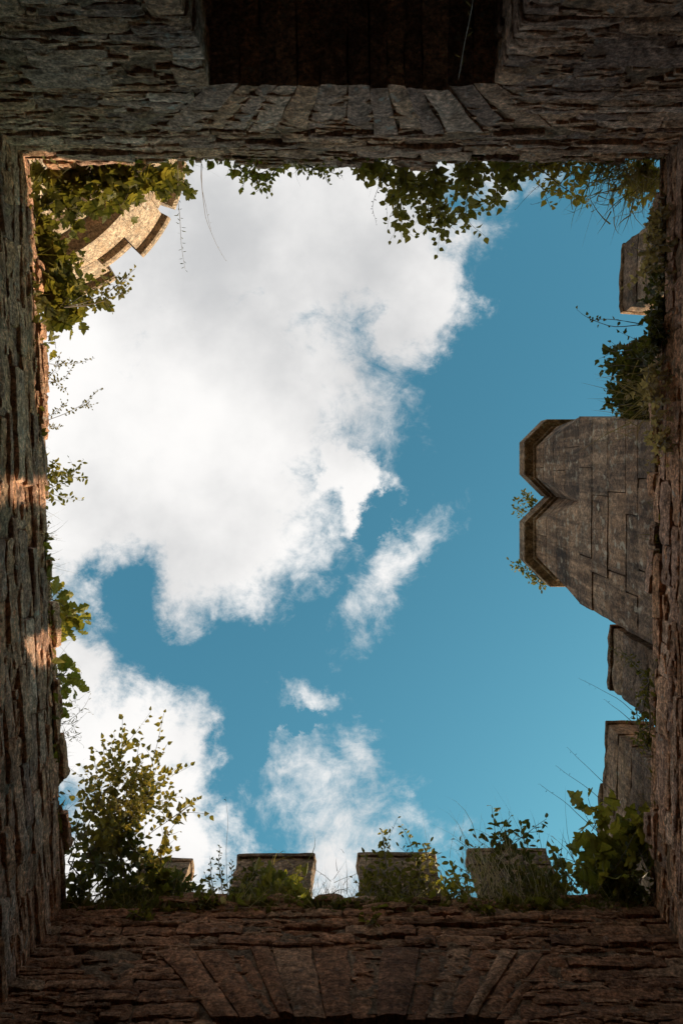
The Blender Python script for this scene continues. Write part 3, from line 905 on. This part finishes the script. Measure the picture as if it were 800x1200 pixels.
def orient(pos, tip, nrm, size):
    y = tip.normalized(); x = y.cross(nrm)
    if x.length < 1e-3: x = y.orthogonal()
    x.normalize(); z = x.cross(y)
    M = Matrix((x, y, z)).transposed().to_4x4()
    return Matrix.Translation(pos) @ M @ Matrix.Diagonal((size, size, size, 1))

def plant(name, label, cat, base, tips, leaf='birch', matkey='birch', size=0.08, step=0.06, branches=3, blen=0.4, group=None,
          single=True, stem_r=0.006, bare=0.15, stem_mat='stem', bow=0.12, jit=0.3, sprd=0.6, cap=290):
    """base: point, or list of points; tips: list of points. Stems arch from base to each tip, side shoots and leaves follow"""
    bases = base if isinstance(base, list) else [base]
    b0 = bases[0]
    r = root(name, b0, label, cat, group)
    svs, sfs, lv = [], [], []
    for i, tp in enumerate(tips):
        bp = bases[i % len(bases)]
        pts = curve_pts(bp, tp, random.uniform(0.3, 1) * bow, 10)
        tube(svs, sfs, pts, stem_r, stem_r * 0.35)
        L_ = (tp - bp).length
        lines = [(pts, L_, bare)]
        for k in range(branches):
            t = random.uniform(max(bare, 0.15), 0.9); j = int(t * 9)
            st = pts[j]; d = (pts[min(9, j + 1)] - pts[max(0, j - 1)]).normalized()
            rv = Vector((random.gauss(0, 1), random.gauss(0, 1), random.gauss(0, 1))).normalized()
            e = st + (d * 0.7 + rv * sprd).normalized() * L_ * blen * random.uniform(0.5, 1.1) * (1.1 - 0.5 * t)
            sp = curve_pts(st, e, 0.1, 6)
            tube(svs, sfs, sp, stem_r * 0.5, stem_r * 0.2, 4)
            lines.append((sp, (e - st).length, 0.1))
        for (pp, ll, br) in lines:
            n = max(2, int(ll * (1 - br) / step)); m = len(pp)
            for k in range(n + 1):
                t = br + (1 - br) * k / n
                f = t * (m - 1); i0 = min(m - 2, int(f)); P = pp[i0].lerp(pp[i0 + 1], f - i0)
                d = (pp[i0 + 1] - pp[i0]).normalized()
                rv = Vector((random.gauss(0, 1), random.gauss(0, 1), random.gauss(0, 1)))
                rv -= d * rv.dot(d); rv.normalize()
                tipd = (d * (0.45 if k < n else 1.5) + rv + Vector((0, 0, -0.25))).normalized()
                nr = (Vector((0, 0, 1)) + Vector((random.gauss(0, jit), random.gauss(0, jit), random.gauss(0, jit))) * 1.3)
                s = size * random.uniform(0.6, 1.2) * (1 - 0.3 * t)
                lv.append((P + tipd * s * 0.22, tipd, nr, s))
    mk('stem', mesh_from('stem', svs, sfs, MAT[stem_mat], True), r)
    random.shuffle(lv)
    singles = lv[:cap] if single else []
    for (P, tp, nr, s) in singles:
        mk('leaf', leaf_mesh(leaf, random.randrange(6), matkey), r, orient(P, tp, nr, s))
    rest = lv[len(singles):]
    if rest:
        vs, fs = [], []
        for (P, tp, nr, s) in rest:
            M = orient(P, tp, nr, s); a, f = leaf_data(leaf, random.randrange(6)); b = len(vs)
            vs += [M @ v for v in a]; fs += [tuple(b + q for q in x) for x in f]
        o = mk('foliage', mesh_from('foliage', vs, fs, MAT[matkey]), r); o['kind'] = 'stuff'
    return r

def blade(vs, fs, p, d, L_, w, bend):
    b = len(vs); side = d.cross(Vector((random.gauss(0, 1), random.gauss(0, 1), random.gauss(0, 1))))
    if side.length < 1e-4: side = d.orthogonal()
    side.normalize(); n = 4
    for i in range(n + 1):
        t = i / n
        c = p + d * L_ * t + bend * L_ * t * t
        ww = w * (1 - t * 0.92)
        vs.append(c - side * ww); vs.append(c + side * ww)
    for i in range(n):
        fs.append((b + 2 * i, b + 2 * i + 1, b + 2 * i + 3, b + 2 * i + 2))

def tuft(name, label, cat, centre, n, L_, lean, spread, matkey, group=None, w=0.004, rad=0.12):
    r = root(name, centre, label, cat, group)
    vs, fs = [], []
    for _ in range(n):
        p = centre + Vector((random.gauss(0, rad), random.gauss(0, rad), random.gauss(0, 0.03)))
        d = (lean + Vector((random.gauss(0, spread), random.gauss(0, spread), random.gauss(0, spread * 0.6)))).normalized()
        bd = Vector((random.gauss(0, 0.25), random.gauss(0, 0.25), -random.random() * 0.5))
        blade(vs, fs, p, d, L_ * random.uniform(0.35, 1.1), w * random.uniform(0.6, 1.3), bd)
    o = mk('blades', mesh_from('blades', vs, fs, MAT[matkey]), r); o['kind'] = 'stuff'
    return r

def T(*a): return [W(*q) for q in a]

# --- big-leaved maple growth in the corner by the round tower
plant('maple_sapling', 'dark lobed maple leaves sprawling along the window wall head before the round tower', 'plant',
      T((60, 188, 6.1), (110, 188, 6.1), (160, 187, 6.1), (85, 188, 6.1)),
      T((60, 260, 6.6), (55, 240, 6.4), (78, 278, 6.7), (92, 258, 6.7), (46, 215, 6.25), (70, 245, 6.6), (120, 245, 6.8), (200, 214, 6.6), (224, 228, 6.8), (208, 202, 6.4), (216, 212, 6.5), (98, 240, 6.8), (150, 235, 6.8), (212, 222, 6.7), (120, 228, 6.6), (75, 230, 6.5), (135, 215, 6.4), (185, 212, 6.5), (60, 215, 6.4), (165, 222, 6.5)),
      'maple', 'maple', 0.165, 0.065, 4, 0.35, single=True, bow=0.1, jit=0.45)
plant('maple_sapling', 'dark lobed leaves hanging off the slate wall below the round tower', 'plant',
      T((38, 270, 6.1), (36, 240, 6.1), (38, 290, 6.1), (40, 330, 6.1), (44, 380, 6.1)),
      T((48, 250, 6.25), (50, 280, 6.3), (66, 275, 6.5), (70, 315, 6.6), (60, 295, 6.4), (95, 375, 6.6), (60, 370, 6.3), (80, 300, 6.6), (100, 345, 6.7), (118, 360, 6.8), (85, 385, 6.6), (65, 408, 6.4), (98, 320, 6.7), (75, 350, 6.4), (60, 265, 6.4)),
      'maple', 'maple', 0.16, 0.065, 4, 0.4, single=True, bow=0.1, jit=0.45)
plant('hazel_sprig', 'twiggy sprig with tiny leaves crossing the foot of the round tower battlements', 'plant',
      W(75, 360, 6.1), T((158, 315, 7.0), (140, 322, 6.9), (150, 335, 6.9), (125, 350, 6.8)), 'birch', 'birch', 0.06, 0.045, 4, 0.35, bare=0.4)
plant('willowherb_stalk', 'thin dangling stalk with narrow curled leaves near the maple leaves', 'plant',
      W(208, 190, 6.1), T((218, 316, 7.4)), 'lance', 'ivy', 0.06, 0.035, 0, bare=0.3, stem_r=0.004)
plant('grass_stalk', 'two bare thin stalks arching over the window wall rim', 'plant',
      W(236, 190, 6.1), T((264, 306, 7.6), (248, 268, 7.0)), 'lance', 'dry', 0.03, 0.3, 0, bare=0.8, stem_r=0.003)
plant('bramble_sprig', 'small yellow green leafy sprig on the rim beside the pale battlement', 'plant',
      T((275, 190, 6.1), (305, 190, 6.1), (330, 188, 6.1)),
      T((268, 205, 6.4), (285, 222, 6.6), (300, 225, 6.6), (318, 208, 6.5), (338, 200, 6.4), (292, 208, 6.4), (310, 218, 6.5)), 'birch', 'maple_y', 0.075, 0.045, 3, 0.4)
plant('fern', 'small green fern hanging in front of the pale broken battlement above the arch', 'plant',
      T((345, 188, 6.05), (375, 187, 6.05)), T((352, 200, 6.3), (362, 205, 6.35), (380, 203, 6.3), (390, 196, 6.2), (400, 205, 6.4), (385, 215, 6.5)), 'oval', 'maple', 0.055, 0.03, 2, 0.3)
# --- birch sapling hanging over the window wall
plant('birch_sapling', 'dense birch sapling with dark pointed leaves leaning over the window wall rim', 'plant',
      T((470, 185, 6.05), (510, 185, 6.05), (550, 185, 6.05), (590, 185, 6.05), (440, 185, 6.05)),
      T((462, 245, 6.9), (500, 268, 7.2), (545, 270, 7.2), (575, 240, 6.9), (425, 210, 6.4),
        (480, 240, 6.8), (520, 255, 7.0), (530, 235, 6.8), (600, 222, 6.7), (445, 215, 6.5),
        (490, 215, 6.5), (515, 225, 6.6), (555, 220, 6.6), (570, 205, 6.4), (415, 200, 6.3), (470, 280, 7.3), (520, 283, 7.3), (540, 205, 6.4), (610, 205, 6.4), (460, 205, 6.4)),
      'birch', 'birch', 0.10, 0.048, 7, 0.42, bow=0.06, cap=300)
plant('seed_stalk', 'two fine beaded stalks dangling beside the birch sapling', 'plant',
      T((458, 190, 6.1)), T((440, 262, 7.0), (455, 258, 7.0)), 'oval', 'stem', 0.022, 0.05, 0, bare=0.35, stem_r=0.003)
# --- ochre shrub and dry grass at the other end of that rim
plant('ochre_shrub', 'ochre yellow leafy shrub on the rim beside the dry grass tangle', 'plant',
      T((620, 188, 6.1), (660, 188, 6.1), (690, 188, 6.1)),
      T((625, 205, 6.4), (650, 225, 6.6), (668, 218, 6.5), (690, 238, 6.8), (700, 215, 6.5), (640, 200, 6.3), (680, 205, 6.4), (610, 198, 6.3), (715, 200, 6.3), (660, 232, 6.7)), 'birch', 'ochre', 0.075, 0.045, 4, 0.4)
plant('bare_twig', 'bare dark twig pointing out over the sky from the ochre shrub', 'twig', W(665, 200, 6.2), T((606, 244, 7.0), (622, 240, 6.9)), 'lance', 'stem', 0.03, 0.12, 3, 0.15, bare=0.3, stem_r=0.004)
tuft('dry_grass_tuft', 'tangle of dry straw coloured grass in the corner above the pointed battlement', 'grass', W(740, 190, 6.1), 420, 0.36, Vector((-0.2, 0.5, 0.6)), 0.6, 'dry', 'dry grass tufts', rad=0.2, w=0.006)
tuft('dry_grass_tuft', 'green brown grass growing through the dry tangle beside the ochre shrub', 'grass', W(715, 190, 6.1), 220, 0.32, Vector((-0.1, 0.5, 0.7)), 0.6, 'maple_y', 'dry grass tufts', rad=0.22, w=0.006)
plant('corner_bramble', 'leafy bramble mixed with dry grass in the wall corner', 'plant', T((755, 192, 6.1), (770, 200, 6.1)),
      T((720, 220, 6.6), (735, 235, 6.7), (755, 235, 6.7), (765, 225, 6.6), (745, 215, 6.4), (728, 205, 6.3), (760, 210, 6.3), (740, 228, 6.6)), 'birch', 'ochre', 0.085, 0.042, 6, 0.45)

# --- dead and living ivy down the right wall head
for k, (ya, yb, lab) in enumerate(((240, 330, 'dead grey ivy and small leaves beside the pointed battlement'),
                                   (330, 420, 'matted ivy on the wall head between two battlements'),
                                   (420, 540, 'pale dead ivy stems draped down the wall beside the chimney'))):
    bs, ts = [], []
    for q in range(26):
        y = random.uniform(ya, yb)
        hb = random.uniform(6.02, 6.2)
        bs.append(W(776 - (hb - 6) * 45, y, hb))
        ts.append(W(random.uniform(768, 797), y + random.uniform(-25, 25), random.uniform(5.65, 6.2)) + Vector((-0.07, 0, 0)))
    plant('dead_ivy', lab, 'ivy', bs, ts, 'ivy', ('dry', 'ivy', 'dry')[k], 0.075, 0.05, 5, 0.6, group='ivy along the chimney wall', stem_mat='deadstem', bow=0.25, stem_r=0.006)
tuft('dry_grass_tuft', 'dry brown grass drooping off the wall head above the chimney base', 'grass', W(768, 470, 6.2), 200, 0.4, Vector((-0.6, 0.1, 0.1)), 0.5, 'dry', 'dry grass tufts', rad=0.14)
ivb, ivt = [], []
for q in range(26):
    y = random.uniform(405, 485)
    ivb.append(W(757, y, 6.5)); ivt.append(W(random.uniform(706, 745), 445 + (y - 445) * 1.0 + random.uniform(-12, 12), random.uniform(6.9, 7.3)))
plant('ivy_bush', 'bushy dark green ivy smothering a battlement next to the chimney', 'ivy', ivb, ivt, 'ivy', 'ivy', 0.085, 0.05, 4, 0.35, bow=0.1)
plant('bare_twig', 'lone crooked twig with a few leaves jutting out between ivy and pointed battlement', 'twig', W(752, 380, 6.4), T((676, 362, 7.0), (692, 376, 6.9)), 'birch', 'ivy', 0.05, 0.16, 2, 0.15, bare=0.4, stem_r=0.005)

# --- plants on the chimney
plant('chimney_weed', 'little green weed growing in the notch between the two chimney cornices', 'plant', W(630, 592, 10.3), T((606, 585, 10.6), (603, 598, 10.6), (612, 578, 10.6), (608, 604, 10.5), (618, 582, 10.6)), 'oval', 'grass', 0.085, 0.035, 3, 0.4, stem_r=0.004)
plant('chimney_weed', 'row of leafy weeds along the sloping edge of the chimney cornice', 'plant', T((628, 672, 10.3), (634, 680, 10.3), (640, 688, 10.3)), T((597, 657, 10.5), (606, 664, 10.5), (618, 676, 10.5), (626, 684, 10.5), (634, 690, 10.4), (612, 668, 10.5)), 'oval', 'grass', 0.085, 0.035, 3, 0.4, stem_r=0.004)

# --- thin stalks and weeds along the lower right parapet
for (b, t, lab) in (((752, 842, 6.3), (678, 795, 7.2), 'long thin grass stalk above the rounded battlement'),
                    ((745, 850, 6.3), (707, 820, 6.9), 'short thin grass stalk above the rounded battlement'),
                    ((722, 930, 6.4), (664, 876, 7.1), 'seed topped grass stalk between battlement and maple leaves'),
                    ((715, 945, 6.3), (650, 897, 7.0), 'thin dark stalk rising between maple leaves and rounded battlement'),
                    ((700, 975, 6.3), (632, 918, 7.0), 'thin dark stalk rising out of the oval leaved shrub beside the maple leaves')):
    plant('grass_stalk', lab, 'plant', W(*b), T(t), 'lance', 'stem', 0.03, 0.06, 0, bare=0.75, stem_r=0.0035, bow=0.05)
plant('parapet_weed', 'green ferny weed between the two battlements at the foot of the chimney', 'plant', T((760, 800, 6.1), (762, 850, 6.1), (760, 880, 6.1)),
      T((742, 780, 6.6), (735, 765, 6.8), (745, 830, 6.5), (752, 860, 6.4), (750, 885, 6.4), (742, 845, 6.6), (755, 820, 6.3), (748, 875, 6.4)), 'oval', 'grass', 0.06, 0.035, 3, 0.4)
plant('parapet_weed', 'slender sprig hanging over the small battlement at the foot of the chimney', 'plant', W(755, 790, 6.2), T((712, 760, 7.2), (728, 770, 7.0)), 'lance', 'grass', 0.05, 0.03, 3, 0.2, bare=0.3, stem_r=0.004)

# --- big maple in the lower right corner
plant('maple_sapling', 'large backlit maple leaves crowding the corner between chimney wall and battlements', 'plant',
      T((745, 1045, 6.1), (730, 1050, 6.1), (757, 1010, 6.1)),
      T((688, 935, 7.0), (680, 975, 6.9), (715, 940, 6.9), (735, 960, 6.6), (700, 1000, 6.6), (745, 985, 6.4), (672, 1010, 6.7), (725, 1005, 6.4), (755, 960, 6.4), (690, 1030, 6.4)),
      'maple', 'maple_y', 0.23, 0.11, 3, 0.4, bow=0.08)
plant('ivy_bush', 'dark ivy filling the wall corner underneath the large backlit maple leaves', 'ivy',
      T((752, 1058, 6.05), (720, 1058, 6.05), (760, 1020, 6.05), (690, 1058, 6.05)),
      T((735, 1020, 6.4), (700, 1035, 6.3), (750, 990, 6.3), (720, 1040, 6.2), (680, 1040, 6.25), (755, 1040, 6.1), (740, 1055, 6.1), (752, 960, 6.2)), 'ivy', 'ivy', 0.085, 0.055, 4, 0.4)
plant('privet_shrub', 'upright shrub with dark oval leaves standing against the battlement by the maple corner', 'plant',
      T((600, 1058, 6.1), (560, 1058, 6.1), (640, 1058, 6.1)),
      T((575, 945, 7.5), (600, 955, 7.3), (535, 985, 7.1), (620, 985, 7.0), (640, 960, 7.2), (655, 1000, 6.8), (528, 1010, 6.8), (640, 1020, 6.6), (585, 970, 7.2)),
      'oval', 'ivy', 0.105, 0.06, 4, 0.28, bare=0.3, sprd=0.5, bow=0.06)
tuft('dry_grass_tuft', 'tall dry grass in front of the battlement with the oval leaved shrub', 'grass', W(580, 1058, 6.1), 260, 0.75, Vector((0, -0.15, 1)), 0.22, 'dry', 'dry grass tufts', rad=0.22, w=0.003)
tuft('dry_grass_tuft', 'short green grass on the rim beside the oval leaved shrub', 'grass', W(650, 1060, 6.05), 240, 0.5, Vector((0, -0.2, 1)), 0.3, 'grass', 'dry grass tufts', rad=0.25)
# --- weeds over the battlements of the bottom wall
plant('weed_clump', 'mass of leafy weeds and spikes overgrowing a battlement', 'plant',
      T((430, 1058, 6.1), (460, 1058, 6.1), (490, 1058, 6.1), (510, 1058, 6.1)),
      T((428, 1000, 7.0), (448, 972, 7.4), (470, 968, 7.5), (496, 990, 7.1), (425, 1020, 6.7), (445, 1010, 6.8), (465, 1015, 6.7), (485, 1010, 6.8), (505, 1020, 6.6), (515, 1005, 6.8), (435, 1035, 6.4), (480, 1035, 6.4), (455, 990, 7.1), (500, 1035, 6.4)),
      'oval', 'grass', 0.075, 0.045, 5, 0.3, bow=0.06)
plant('weed_clump', 'pale leafy weeds in the gap beside the oval leaved shrub', 'plant',
      T((520, 1060, 6.1), (540, 1060, 6.1), (530, 1058, 6.1)), T((515, 1020, 6.6), (530, 1012, 6.7), (545, 1025, 6.6), (525, 1038, 6.4), (540, 1042, 6.3), (552, 1035, 6.4)), 'oval', 'maple_y', 0.08, 0.045, 4, 0.35)
plant('weed_clump', 'leafy weeds heaped between the last battlement and the corner maple', 'plant',
      T((640, 1060, 6.1), (665, 1060, 6.1), (620, 1060, 6.1)), T((630, 1000, 6.9), (650, 990, 7.0), (668, 1020, 6.6), (640, 1025, 6.5), (615, 1020, 6.6), (655, 1040, 6.3), (600, 1030, 6.5)), 'birch', 'maple', 0.09, 0.045, 4, 0.35)
plant('maple_seedling', 'bright yellow green maple seedling in front of a square battlement', 'plant', T((322, 1060, 6.1), (335, 1060, 6.1)),
      T((300, 1022, 6.6), (320, 1015, 6.7), (345, 1018, 6.65), (358, 1030, 6.5), (290, 1040, 6.4), (335, 1035, 6.4), (312, 1042, 6.35), (350, 1045, 6.3)), 'maple', 'maple_y', 0.15, 0.10, 2, 0.4, bare=0.3)
tuft('grass_tuft', 'green grass tuft at the foot of the maple seedling', 'grass', W(330, 1062, 6.05), 160, 0.35, Vector((0, -0.1, 1)), 0.35, 'grass', 'dry grass tufts', rad=0.16)
tuft('dry_grass_tuft', 'sparse dry grass in the gap between two square battlements', 'grass', W(392, 1062, 6.05), 60, 0.3, Vector((0, -0.1, 1)), 0.45, 'dry', 'dry grass tufts', rad=0.18, w=0.003)
plant('bare_twig', 'small bare twigs in the gap between two square battlements', 'twig', W(385, 1060, 6.05), T((378, 1035, 6.5), (398, 1042, 6.4), (408, 1040, 6.45)), 'lance', 'stem', 0.03, 0.1, 3, 0.3, stem_r=0.004)
plant('ivy_bush', 'small ivy climbing the shaded edge of the battlement behind the yellow green seedling', 'ivy', T((268, 1060, 6.1), (276, 1058, 6.2)), T((284, 1002, 7.2), (288, 1015, 7.0), (282, 1028, 6.8), (296, 1006, 7.2), (280, 1042, 6.5), (292, 1025, 6.8)), 'ivy', 'ivy', 0.06, 0.04, 3, 0.2)
plant('dock_spikes', 'upright flower spikes beside the half hidden battlement', 'plant', T((262, 1058, 6.1), (250, 1058, 6.1)), T((258, 992, 7.1), (246, 1005, 6.9), (272, 1010, 6.8), (240, 1025, 6.6)), 'oval', 'grass', 0.045, 0.028, 2, 0.25, bare=0.2, bow=0.05)
plant('plantain_stalk', 'single very tall thin stalk with a dark seed head standing against the sky', 'plant', W(267, 1058, 6.1), T((265, 936, 8.0)), 'oval', 'stem', 0.03, 0.02, 0, bare=0.985, stem_r=0.003, bow=0.02)
# --- large shrub at the lower left corner
plant('elm_shrub', 'tall twiggy shrub with many small dark leaves where the patched wall meets the red wall', 'shrub',
      T((95, 1055, 6.1), (120, 1058, 6.1), (150, 1058, 6.1), (82, 1020, 6.1)),
      T((145, 840, 8.2), (192, 838, 8.3), (120, 870, 7.8), (205, 900, 7.7), (222, 945, 7.3), (165, 870, 7.9), (100, 900, 7.4), (180, 930, 7.3), (140, 920, 7.4), (95, 950, 7.0), (210, 960, 7.1), (160, 960, 7.0), (120, 965, 6.9),
        (195, 875, 7.9), (110, 885, 7.6), (150, 895, 7.7), (175, 900, 7.6), (130, 940, 7.2)),
      'birch', 'birch', 0.09, 0.05, 9, 0.35, bare=0.25, sprd=0.6, bow=0.06, cap=300)
plant('ivy_bush', 'dense dark leaves heaped at the foot of the tall twiggy shrub', 'ivy',
      T((90, 1055, 6.05), (130, 1060, 6.05), (170, 1060, 6.05), (80, 1010, 6.05), (210, 1060, 6.05)),
      T((110, 1000, 6.5), (140, 1010, 6.5), (180, 1020, 6.5), (90, 960, 6.6), (225, 1030, 6.4), (85, 1030, 6.2), (150, 1035, 6.3), (200, 1040, 6.3), (100, 1045, 6.1), (120, 980, 6.7), (235, 1045, 6.2), (160, 1005, 6.6), (88, 985, 6.4), (195, 1020, 6.5)),
      'ivy', 'ivy', 0.10, 0.05, 5, 0.45)
plant('maple_seedling', 'broad green leaves in front of the half hidden battlement below the tall shrub', 'plant', T((190, 1060, 6.05), (150, 1060, 6.05)),
      T((175, 1015, 6.6), (200, 1022, 6.6), (220, 1035, 6.4), (150, 1025, 6.5), (185, 1040, 6.3), (165, 1045, 6.2)), 'maple', 'maple', 0.14, 0.09, 3, 0.4)
# --- left wall
plant('oak_seedling', 'yellow green lobed seedling on the sunlit patched wall head, right at a patch', 'plant', T((54, 715, 6.1), (56, 735, 6.1), (55, 700, 6.1)),
      T((72, 693, 6.5), (90, 712, 6.7), (88, 738, 6.7), (76, 708, 6.5), (70, 745, 6.4), (82, 725, 6.6)), 'oak', 'maple_y', 0.17, 0.085, 2, 0.4)
plant('oak_seedling', 'yellow green lobed leaves between the larger lobed seedling and the tall twiggy shrub', 'plant', T((60, 790, 6.1), (62, 815, 6.1)),
      T((80, 785, 6.5), (96, 800, 6.7), (75, 810, 6.4), (70, 830, 6.3), (84, 795, 6.5)), 'oak', 'maple_y', 0.15, 0.085, 2, 0.4)
plant('twig_tangle', 'fine dark bare twigs tangled between lobed seedling and tall twiggy shrub', 'twig', T((66, 850, 6.1), (68, 870, 6.1)), T((92, 820, 6.7), (102, 835, 6.8), (88, 850, 6.6), (95, 865, 6.6), (105, 815, 6.9)), 'lance', 'birch', 0.045, 0.08, 4, 0.4, stem_r=0.003)
plant('mugwort_sprig', 'feathery sprig with drooping seed head on the sunlit patched wall head', 'plant', T((50, 495, 6.1), (50, 490, 6.1)), T((119, 455, 7.2), (80, 470, 6.6), (72, 500, 6.5)), 'oval', 'birch', 0.035, 0.025, 4, 0.16, bare=0.3, stem_r=0.0035)
plant('mugwort_sprig', 'wispy sprig drooping from the maple leaves along the slate wall head', 'plant', T((47, 425, 6.1), (48, 445, 6.1)), T((112, 420, 7.0), (85, 430, 6.7), (80, 460, 6.6), (70, 415, 6.4)), 'oval', 'birch', 0.035, 0.03, 3, 0.2, bare=0.25, stem_r=0.0035)
plant('clover_clump', 'small green leaf clump at the sunlit patch nearer the round tower', 'plant', T((52, 545, 6.1), (52, 560, 6.1), (53, 575, 6.1)), T((68, 540, 6.4), (72, 555, 6.5), (98, 538, 6.9), (99, 558, 6.9), (65, 565, 6.3), (94, 586, 6.8), (70, 575, 6.4)), 'oval', 'maple', 0.065, 0.04, 3, 0.3, stem_r=0.003)
plant('grass_stalk', 'few hair thin stalks on the wall head between the two sunlit patches', 'plant', T((52, 625, 6.1), (52, 632, 6.1), (52, 655, 6.1)), T((58, 612, 6.3), (72, 632, 6.5), (68, 656, 6.4)), 'lance', 'dry', 0.035, 0.05, 1, 0.2, bare=0.4, stem_r=0.0025)

# --- weeds rooted in the joints of the bottom wall
for (px, py, h, lab) in ((170, 1095, 5.8, 'small fern rooted high in the red wall below the broad green leaves'),
                         (245, 1075, 6.0, 'flat leafy rosette on the red wall head below the flower spikes'),
                         (430, 1090, 5.75, 'tiny weed rooted in the red wall below the overgrown battlement'),
                         (570, 1085, 5.85, 'trailing dry stalk with few leaves on the red wall')):
    b = W(px, py, h); b.y = fB.a.y - 0.0
    plant('wall_weed', lab, 'plant', b, [b + Vector((random.uniform(-.16, .16), -random.uniform(.03, .1), random.uniform(-.05, .16))) for _ in range(5)], 'oval', 'maple', 0.06, 0.03, 2, 0.4, stem_r=0.003)
b = W(537, 8, 4.5)
plant('hanging_vine', 'single thin dry vine dangling in the black window recess', 'plant', Vector((0.80, -2.80, 4.87 + CZ)), [Vector((0.74, -2.84, 3.6 + CZ))], 'lance', 'dry', 0.05, 0.09, 0, bare=0.05, stem_r=0.004, stem_mat='deadstem', bow=0.02)

# --- moss, grass and small leaves along the whole wall head
def rim_cover(fr, label, n, matkey, leafy, h0=6.0, seed=3, k=1.0):
    vs, fs = [], []
    for _ in range(n):
        u = random.uniform(0, fr.len)
        dens = 0.5 + noise.noise(Vector((u * 1.3, seed, 0)))
        if random.random() > 0.35 + dens * 0.8: continue
        p = fr.p(u, random.uniform(-0.28, 0.01), h0 + random.uniform(-0.05, 0.06))
        d = (fr.n * random.uniform(-0.2, 0.8) + Vector((0, 0, random.uniform(-0.2, 1))) + fr.t * random.gauss(0, 0.5)).normalized()
        if random.random() < leafy:
            s = random.uniform(0.02, 0.055) * k
            M = orient(p, d, Vector((random.gauss(0, .5), random.gauss(0, .5), 1)), s)
            a, f = leaf_data(random.choice(('oval', 'ivy', 'birch')), random.randrange(6)); b = len(vs)
            vs += [M @ v for v in a]; fs += [tuple(b + q for q in x) for x in f]
        else:
            blade(vs, fs, p, d, random.uniform(0.04, 0.2) * k, random.uniform(0.0015, 0.004), Vector((random.gauss(0, .3), random.gauss(0, .3), -random.random() * .6)))
    o = mk('rim_growth', mesh_from('rim_growth', vs, fs, MAT[matkey]))
    tag(o, label, 'ground cover', kind='stuff')
rim_cover(fT, 'short grass and moss along the head of the window wall', 900, 'birch', 0.5)
rim_cover(fB, 'short grass and small leaves along the head of the red wall', 7000, 'grass', 0.55, k=1.7)
rim_cover(fB, 'dry blades and dead leaves along the head of the red wall', 3000, 'dry', 0.2, seed=8, k=2.0)
rim_cover(fB, 'taller weeds fringing the head of the red wall between the battlements', 2600, 'maple_y', 0.6, seed=21, k=2.8)
rim_cover(fT, 'yellow green leaves fringing the head of the window wall', 800, 'maple_y', 0.75, seed=41, k=1.9)
rim_cover(fB, 'dark leaves spilling over the edge of the red wall', 2600, 'birch', 0.75, h0=5.95, seed=33, k=1.7)
rim_cover(fT, 'dark leaves and moss clinging under the edge of the window wall', 700, 'ivy', 0.7, h0=5.97, seed=35, k=1.2)
rim_cover(fR_, 'grass and moss along the head of the chimney wall', 2600, 'birch', 0.45, k=1.3)
rim_cover(fL, 'thin grass and moss along the head of the sunlit patched wall', 2200, 'grass', 0.5, k=1.5)
rim_cover(fL, 'yellowish weeds and small leaves fringing the head of the sunlit patched wall', 700, 'maple_y', 0.6, seed=52, k=2.4)
